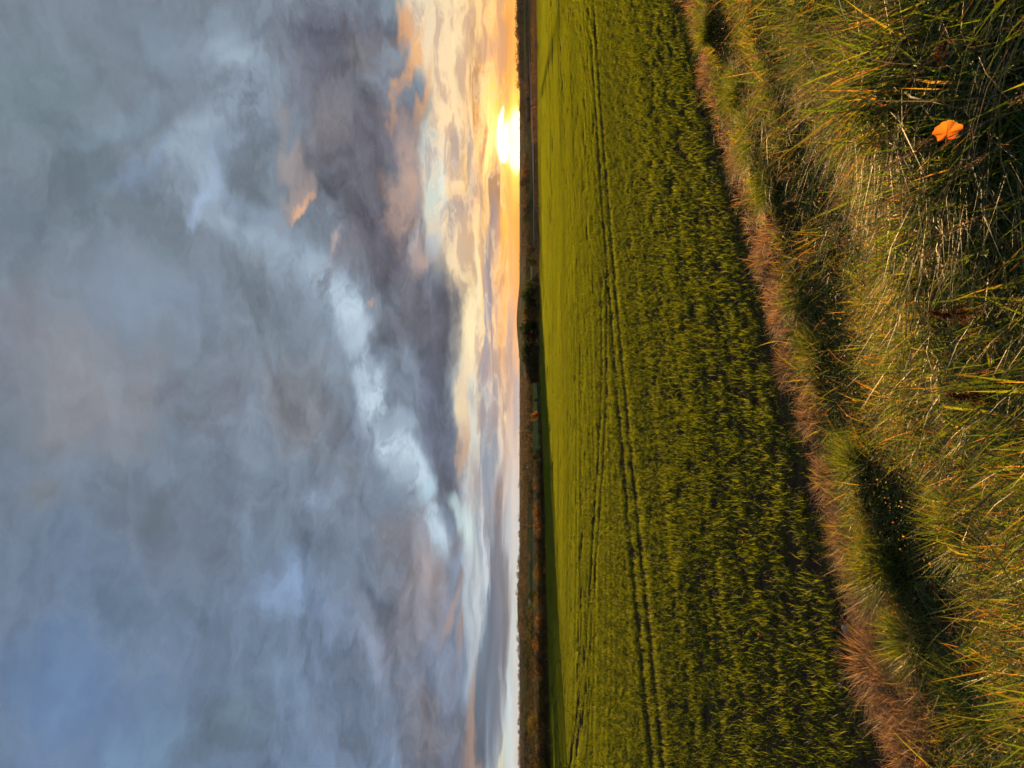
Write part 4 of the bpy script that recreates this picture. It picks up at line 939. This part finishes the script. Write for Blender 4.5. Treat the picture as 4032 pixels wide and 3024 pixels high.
TSPOT = [(2790, 130, .9, 'green tussock at the top of the field edge, rightmost of the row'), (2925, 370, 1.0, 'dark shaded green tussock, second from the right along the field edge'), (2985, 545, 1.05, 'green tussock in the middle of the right-hand row along the field edge'), (3050, 740, .9, 'green tussock leftmost of the right-hand row, by the dry strip'),
         (3165, 1165, .9, 'upright bright green tussock beside the dry strip, right of the yellow leaf'), (3235, 1390, .8, 'dark green tussock behind the yellow fallen grass leaf'), (3380, 1830, .8, 'spreading green tussock near the middle of the dry strip'), (3490, 2230, .9, 'green tussock beside the long dry clump at the left'), (3600, 2520, .9, 'green tussock between dry clumps at the far left'), (3930, 2760, .9, 'bright green tussock low in the left corner'), (3840, 2080, .85, 'lush green tussock in the left foreground')]
for k, (px, py, s, lb) in enumerate(TSPOT):
    o = link('grass_tussock', TUS[k % 4], loc=place(px, py)); o.scale = (s, s, s); o.rotation_euler.z = k * 1.7; tag(o, lb, 'grass tussock', 'green tussocks on the verge')
DEADT = [tussock_mesh(330 + k, 560, .24, .32, M_dead, .55, .2, .0040, 1.5) for k in range(3)]
DSPOT = [(3440, 2610, 1.25, 'largest pale dry clump at the left of the dead strip'), (3520, 2720, 1.2, 'pale dry clump just left of the largest one'), (3420, 2330, 1.0, 'curved dry clump right of the largest pale clump'), (3340, 2120, 1.0, 'dry clump with hooked tips beside the wheat'), (3200, 1640, .9, 'dry clump near the grey stone'), (3110, 1440, .9, 'dry clump behind the yellow fallen grass leaf'),
         (3085, 1250, .9, 'rusty dry clump in the middle of the strip'), (3015, 1010, .9, 'rusty dry clump where the strip narrows'), (2900, 640, .8, 'dry clump near the white stone'), (2780, 300, .9, 'dry clump near the right end of the strip'), (3600, 2930, 1.1, 'dry clump at the far left edge by the orange leaf'), (3270, 1880, .9, 'dark matted dry clump by the gap in the strip')]
for k, (px, py, s, lb) in enumerate(DSPOT):
    o = link('dead_grass_tussock', DEADT[k % 3], loc=place(px, py)); o.scale = (s, s, s); o.rotation_euler.z = k * 2.3; tag(o, lb, 'dead grass', 'dry clumps of the dead strip')

# long dry stalks with seed heads
def stalk_meshes(seed, L, head):
    g = np.random.default_rng(seed); S = Pile(); Hd = Pile(); Lf = Pile()
    n = 7; bend = g.uniform(.05, .22); side = g.normal(0, .03)
    pts = [np.array([-bend * L * t * t, side * L * t * t, L * t]) for t in np.linspace(0, 1, n)]
    tube(S, pts, np.linspace(.0024, .0009, n), 4, g.uniform(.3, .9))
    m = 90; t = 1 - head / L * g.random(m); i = np.clip((t * (n - 1)).astype(int), 0, n - 2); f = t * (n - 1) - i
    P0 = np.array(pts); C = P0[i] * (1 - f)[:, None] + P0[i + 1] * f[:, None]
    wdt = .012 * np.sin(np.clip((1 - t) * L / head, 0.08, 1) * np.pi) + .003
    C = C + g.normal(size=(m, 3)) * wdt[:, None] * .6
    d = g.normal(size=(m, 3)) * .35 + np.array([-.2, 0, 1]); d /= np.linalg.norm(d, axis=1)[:, None]; w = np.cross(d, g.normal(size=(m, 3))); w /= np.linalg.norm(w, axis=1)[:, None]
    l = g.uniform(.006, .013, m)[:, None]
    V = np.stack([C - d * l * .5, C + w * l * .16, C + d * l * .5, C - w * l * .16], 1).reshape(-1, 3)
    Hd.add(V, np.arange(4 * m), np.full(m, 4), np.repeat(g.random(m), 4))
    k = 3; b = P0[[1, 2, 3]]
    Lf.add(*blades(b, np.full(k, .26), np.full(k, .005), g.random(k) * 6.28, np.full(k, .4), g.uniform(.5, 1.4, k), g.uniform(.3, 1, k), 4, g.uniform(-.6, .6, k)))
    return S.mesh('stem', M_stalk), Hd.mesh('seed_head', M_stalk, False), Lf.mesh('leaf', M_stalk)
STK = [stalk_meshes(400 + k, l, hd) for k, (l, hd) in enumerate(((1.0, .11), (1.15, .14), (.85, .09), (1.25, .16), (.7, .08)))]
def stalk(x, y, lean, az_, s, k, label, group):
    z = float(height(x, y)); o = empty('grass_stalk', (x, y, z - .04)); o.scale = (s, s, s)
    o.rotation_euler = (Matrix.Rotation(az_, 4, 'Z') @ Matrix.Rotation(-lean, 4, 'Y')).to_euler()
    S, Hd, Lf = STK[k % 5]; link('stem', S, o); link('seed_head', Hd, o); link('leaf', Lf, o)
    tag(o, label, 'grass stalk', group)
g = np.random.default_rng(77)
for k in range(58):      # thick sheaf at the right, leaning left
    x = g.uniform(.55, 2.0); y = g.uniform(1.75, 3.3) + .25 * x
    stalk(x, y, g.normal(.30, .13), g.normal(.15, .35), g.uniform(.62, .92), k, 'long dry grass stalk leaning left in the sheaf at the right foreground', 'dry stalks of the right foreground sheaf')
for k in range(20):      # sparse stalks on the right-hand bank
    x = g.uniform(2.0, 5.0); y = g.uniform(3.6, 7.5); p_, q_ = pq(x, y)
    if q_ < 1.0: continue
    stalk(x, y, g.normal(.3, .2), g.normal(.2, .6), g.uniform(.45, .75), k + 1, 'single dry grass stalk on the bank behind the sheaf', 'dry stalks on the right-hand bank')
for k in range(14):      # pale wisps in the middle foreground
    x = g.uniform(-.75, .1); y = g.uniform(2.9, 3.8)
    stalk(x, y, g.normal(.55, .15), g.normal(2.6, .4), g.uniform(.4, .6), k + 2, 'pale dry grass stalk in the wisp at the middle foreground', 'dry stalks of the middle foreground wisp')
for k in range(12):
    x = g.uniform(-2.4, -1.0); y = g.uniform(3.6, 4.9)
    stalk(x, y, g.normal(.4, .2), g.random() * 6.28, g.uniform(.35, .55), k + 3, 'short dry grass stalk in the left foreground', 'dry stalks of the left foreground')

# broad bent leaf-blades standing in the dark hollow
def bent_plant(name, x, y, seed, n, L, w, label, hue=.5):
    g = np.random.default_rng(seed); z = float(height(x, y)); o = empty(name, (x, y, z - .03))
    for k in range(n):
        P = Pile(); a = g.random() * 6.28; kink = g.uniform(.45, .75); l = L * g.uniform(.7, 1.1); d = np.array([math.cos(a), math.sin(a), 0])
        up = d * g.uniform(.1, .3) + np.array([0, 0, 1.0]); dn = d * g.uniform(.6, 1.0) + np.array([0, 0, g.uniform(-.7, .1)])
        s = np.linspace(0, 1, 7); pts = [up * l * min(t, kink) + dn * l * max(0, t - kink) for t in s]; wv = np.array([-math.sin(a), math.cos(a), .2])
        V = []; 
        for t, p in zip(s, pts): ww = w * (1 - t ** 3) + .0008; V += [p - wv * ww / 2, p + wv * ww / 2 + np.array([0, 0, ww * .2])]
        Lp = []
        for i in range(6): Lp += [2 * i, 2 * i + 1, 2 * i + 3, 2 * i + 2]
        P.add(V, Lp, np.full(6, 4), np.full(14, np.clip(g.normal(hue, .1), 0, 1))); link('leaf', P.mesh('leaf', M_grass), o)
    tag(o, label, 'grass plant'); return o
def air(px, py, Y):
    lat, dn = ray(px, py); return lat * Y, Y, EYE - dn * Y
x, y, z = air(3760, 340, 2.7); bent_plant('bent_grass', x, y, 1, 6, .62, .013, 'yellow-green bent grass with folded broad blades in the dark hollow', .55)
x, y, z = air(3760, 480, 2.9); bent_plant('bent_grass', x, y, 2, 5, .55, .011, 'looping bent grass just above the orange leaf', .52)
x, y, z = air(3900, 1480, 2.9); bent_plant('bent_grass', x, y, 3, 6, .5, .012, 'broad bent grass at the bottom centre', .5)
x, y, z = air(3880, 1640, 3.2); bent_plant('bent_grass', x, y, 4, 6, .5, .012, 'broad bent grass left of the dock, low in the frame', .48)
x, y, z = air(3700, 2560, 4.4); bent_plant('bent_grass', x, y, 5, 6, .55, .013, 'tall arching green grass at the left of the bank', .42)
x, y, z = air(3780, 2200, 3.9); bent_plant('bent_grass', x, y, 6, 7, .5, .012, 'curling green grass in the left foreground beside dry clumps', .44)

# dried dock and a dried umbel
def dock(px, py, Y, hgt, label, seed):
    x, y, zt = air(px, py, Y); z = float(height(x, y)); hgt = max(hgt, zt - z); g = np.random.default_rng(seed); o = empty('dock_plant', (x, y, z - .03))
    S = Pile(); tube(S, [(0, 0, 0), (.01, 0, hgt * .5), (.0, .01, hgt)], [.0045, .0035, .0015], 6); link('stem', S.mesh('stem', M_dock), o)
    for k in range(9):
        zz = hgt * (.5 + .055 * k); a = k * 2.4; H = Pile(); n = 60; r = .02 * (1.1 - .08 * k)
        C = np.array([math.cos(a) * r * .9, math.sin(a) * r * .9, zz]) + g.normal(size=(n, 3)) * np.array([r * .55, r * .55, .016]); leaf_quads(H, C, .011, g, g.random(n)); link('seed_cluster', H.mesh('seed_cluster', M_dock, False), o)
    for k in range(2):
        L = Pile(); L.add(*blades(np.zeros((1, 3)), np.array([.24]), np.array([.035]), np.array([k * 2.6]), np.array([.5]), np.array([1.0]), np.array([.35]), 5)); link('leaf', L.mesh('leaf', M_grass), o)
    tag(o, label, 'dock plant')
dock(3660, 1240, 2.95, .45, 'dried red-brown dock standing at the middle of the foreground', 1)
dock(3690, 1560, 3.0, .35, 'smaller rusty dock left of the tall dried dock', 2)
dock(3930, 2630, 4.2, .30, 'reddish dock low in the left foreground', 3)
x, y, zt = air(3680, 222, 2.55); z = float(height(x, y)); o = empty('dried_umbel', (x, y, z - .03)); hg = zt - z
S = Pile(); tube(S, [(.05, 0, 0), (.03, 0, hg * .5), (0, 0, hg)], [.0035, .003, .002], 6); link('stem', S.mesh('stem', M_stalk), o)
gg = np.random.default_rng(5); H = Pile(); n = 120; a = gg.random(n) * 6.28; r = .032 * np.sqrt(gg.random(n)); leaf_quads(H, np.stack([np.cos(a) * r, np.sin(a) * r, hg + .03 - r * .4 + gg.normal(0, .004, n)], 1), .008, gg, gg.random(n)); link('seed_head', H.mesh('seed_head', M_dock, False), o)
R_ = Pile()
for k in range(10): tube(R_, [(0, 0, hg), (math.cos(k * .63) * .026, math.sin(k * .63) * .026, hg + .022)], [.0012, .0008], 3)
link('spokes', R_.mesh('spokes', M_stalk), o); tag(o, 'brown dried umbel seed head in the dark hollow at the right', 'seed head')

# fallen leaves
def fallen_leaf(loc, size, rot, label, seed):
    """lobed autumn leaf with a midrib stalk, gently cupped"""
    g = np.random.default_rng(seed); n = 40; th = np.linspace(0, 2 * np.pi, n, endpoint=False)
    r = .52 + .12 * np.cos(th) + .055 * np.cos(5 * th) * (1 + .4 * np.cos(th)) + .025 * np.cos(13 * th + 1); V = [(0, 0, 0)]; L = []; S = []
    for rr_ in (.5, 1.0):
        for t, q in zip(th, r): V.append((q * rr_ * math.cos(t), q * rr_ * math.sin(t) * .85, .10 * (rr_ * q) ** 2 * (1 + .6 * math.sin(3 * t)) - .05 * math.cos(5 * t) * rr_))
    for k in range(n): L += [0, 1 + k, 1 + (k + 1) % n]; S.append(3)
    for k in range(n): L += [1 + k, 1 + n + k, 1 + n + (k + 1) % n, 1 + (k + 1) % n]; S.append(4)
    P = Pile(); P.add(np.array(V) * size, L, S, np.clip(.5 + .35 * np.array([0] + [math.cos(t) for t in th] * 2), 0, 1))
    o = empty('fallen_leaf', loc); o.rotation_euler = rot; link('blade', P.mesh('blade', M_orange), o)
    T = Pile(); tube(T, [(.5 * size, 0, .003), (-.1 * size, 0, .004), (-.55 * size, 0, .004), (-.95 * size, .06 * size, .012)], [.0006, .0010, .0013, .0011], 5); link('leaf_stalk', T.mesh('leaf_stalk', M_orange), o)
    tag(o, label, 'leaf')
fallen_leaf(air(3720, 530, 2.4), .088, (1.05, .35, .5), 'glowing orange fallen leaf caught in the grass at the right foreground', 1)
x, y, z = spot(3672, 2998); fallen_leaf((x, y, z + .10), .085, (.8, .3, 1.5), 'orange fallen leaf by the dry clump at the left edge of the frame', 2)
for k, (px, py, lb) in enumerate([(3006, 2498, 'small orange leaf lying in the wheat near the left dry clumps'), (2888, 2452, 'small brown leaf in the wheat, farther out than the orange one'), (2940, 2130, 'small brown leaf in the wheat right of the lush rows'), (2985, 2790, 'small orange leaf in the wheat at the far left'), (3300, 2470, 'brown leaf in the wheat beside the grey clod')]):
    x, y, z = spot(px, py); fallen_leaf((x, y, z + .06), .04, (.9, .2, k * 1.3), lb, 3 + k)
# broken yellow grass leaf on the soil
x, y, z = spot(3078, 1342); o = empty('fallen_grass_leaf', (x, y, z + .03), .4)
for k, (a, l) in enumerate(((.2, .30), (1.3, .16))):
    P = Pile(); P.add(*blades(np.zeros((1, 3)), np.array([l]), np.array([.016]), np.array([a + 1.2]), np.array([.55]), np.array([.8]), np.array([.62]), 5)); link('leaf', P.mesh('leaf', M_grass), o)
tag(o, 'broken yellow grass leaf lying across the soil at the field edge', 'grass leaf')

# stones and clods at the edge of the wheat
def stone(px, py, size, label, seed, mat=None):
    g = np.random.default_rng(seed); nu, nv = 12, 8; V = []; L = []
    for j in range(nv + 1):
        for i in range(nu):
            t = j / nv * math.pi; p = i / nu * 2 * math.pi; d = np.array([math.sin(t) * math.cos(p), math.sin(t) * math.sin(p), math.cos(t)])
            r = 1 + .22 * math.sin(d[0] * 3.1 + seed) + .16 * math.sin(d[1] * 4.3 + 2 * seed) + .12 * math.sin(d[2] * 5 + d[0] * 4)
            V.append(d * r * np.array([1.0, .75, .55]) * size)
    for j in range(nv):
        for i in range(nu): L += [j * nu + i, (j + 1) * nu + i, (j + 1) * nu + (i + 1) % nu, j * nu + (i + 1) % nu]
    x, y, z = spot(px, py); P = Pile(); P.add(V, L, np.full(nu * nv, 4), np.zeros(len(V)))
    o = link('field_stone', P.mesh('field_stone', mat or M_stone, False), loc=(x, y, z + size * .25)); o.rotation_euler.z = seed; tag(o, label, 'stone')
stone(3345, 2478, .075, 'largest grey clod at the wheat edge beside the left dry clumps', 1); stone(3157, 1675, .06, 'grey stone half hidden by the dry strip at the centre', 2); stone(3006, 1632, .035, 'small grey stone in the wheat just right of the grey stone', 3)
stone(2860, 632, .05, 'pale stone at the foot of the dry strip at the right', 4); stone(2805, 708, .045, 'brown stone in the wheat beyond the pale stone', 5); stone(3320, 2700, .05, 'grey clod in the wheat left of the largest clod', 6); stone(2905, 1050, .04, 'pale pebble in the wheat near the centre right', 7)
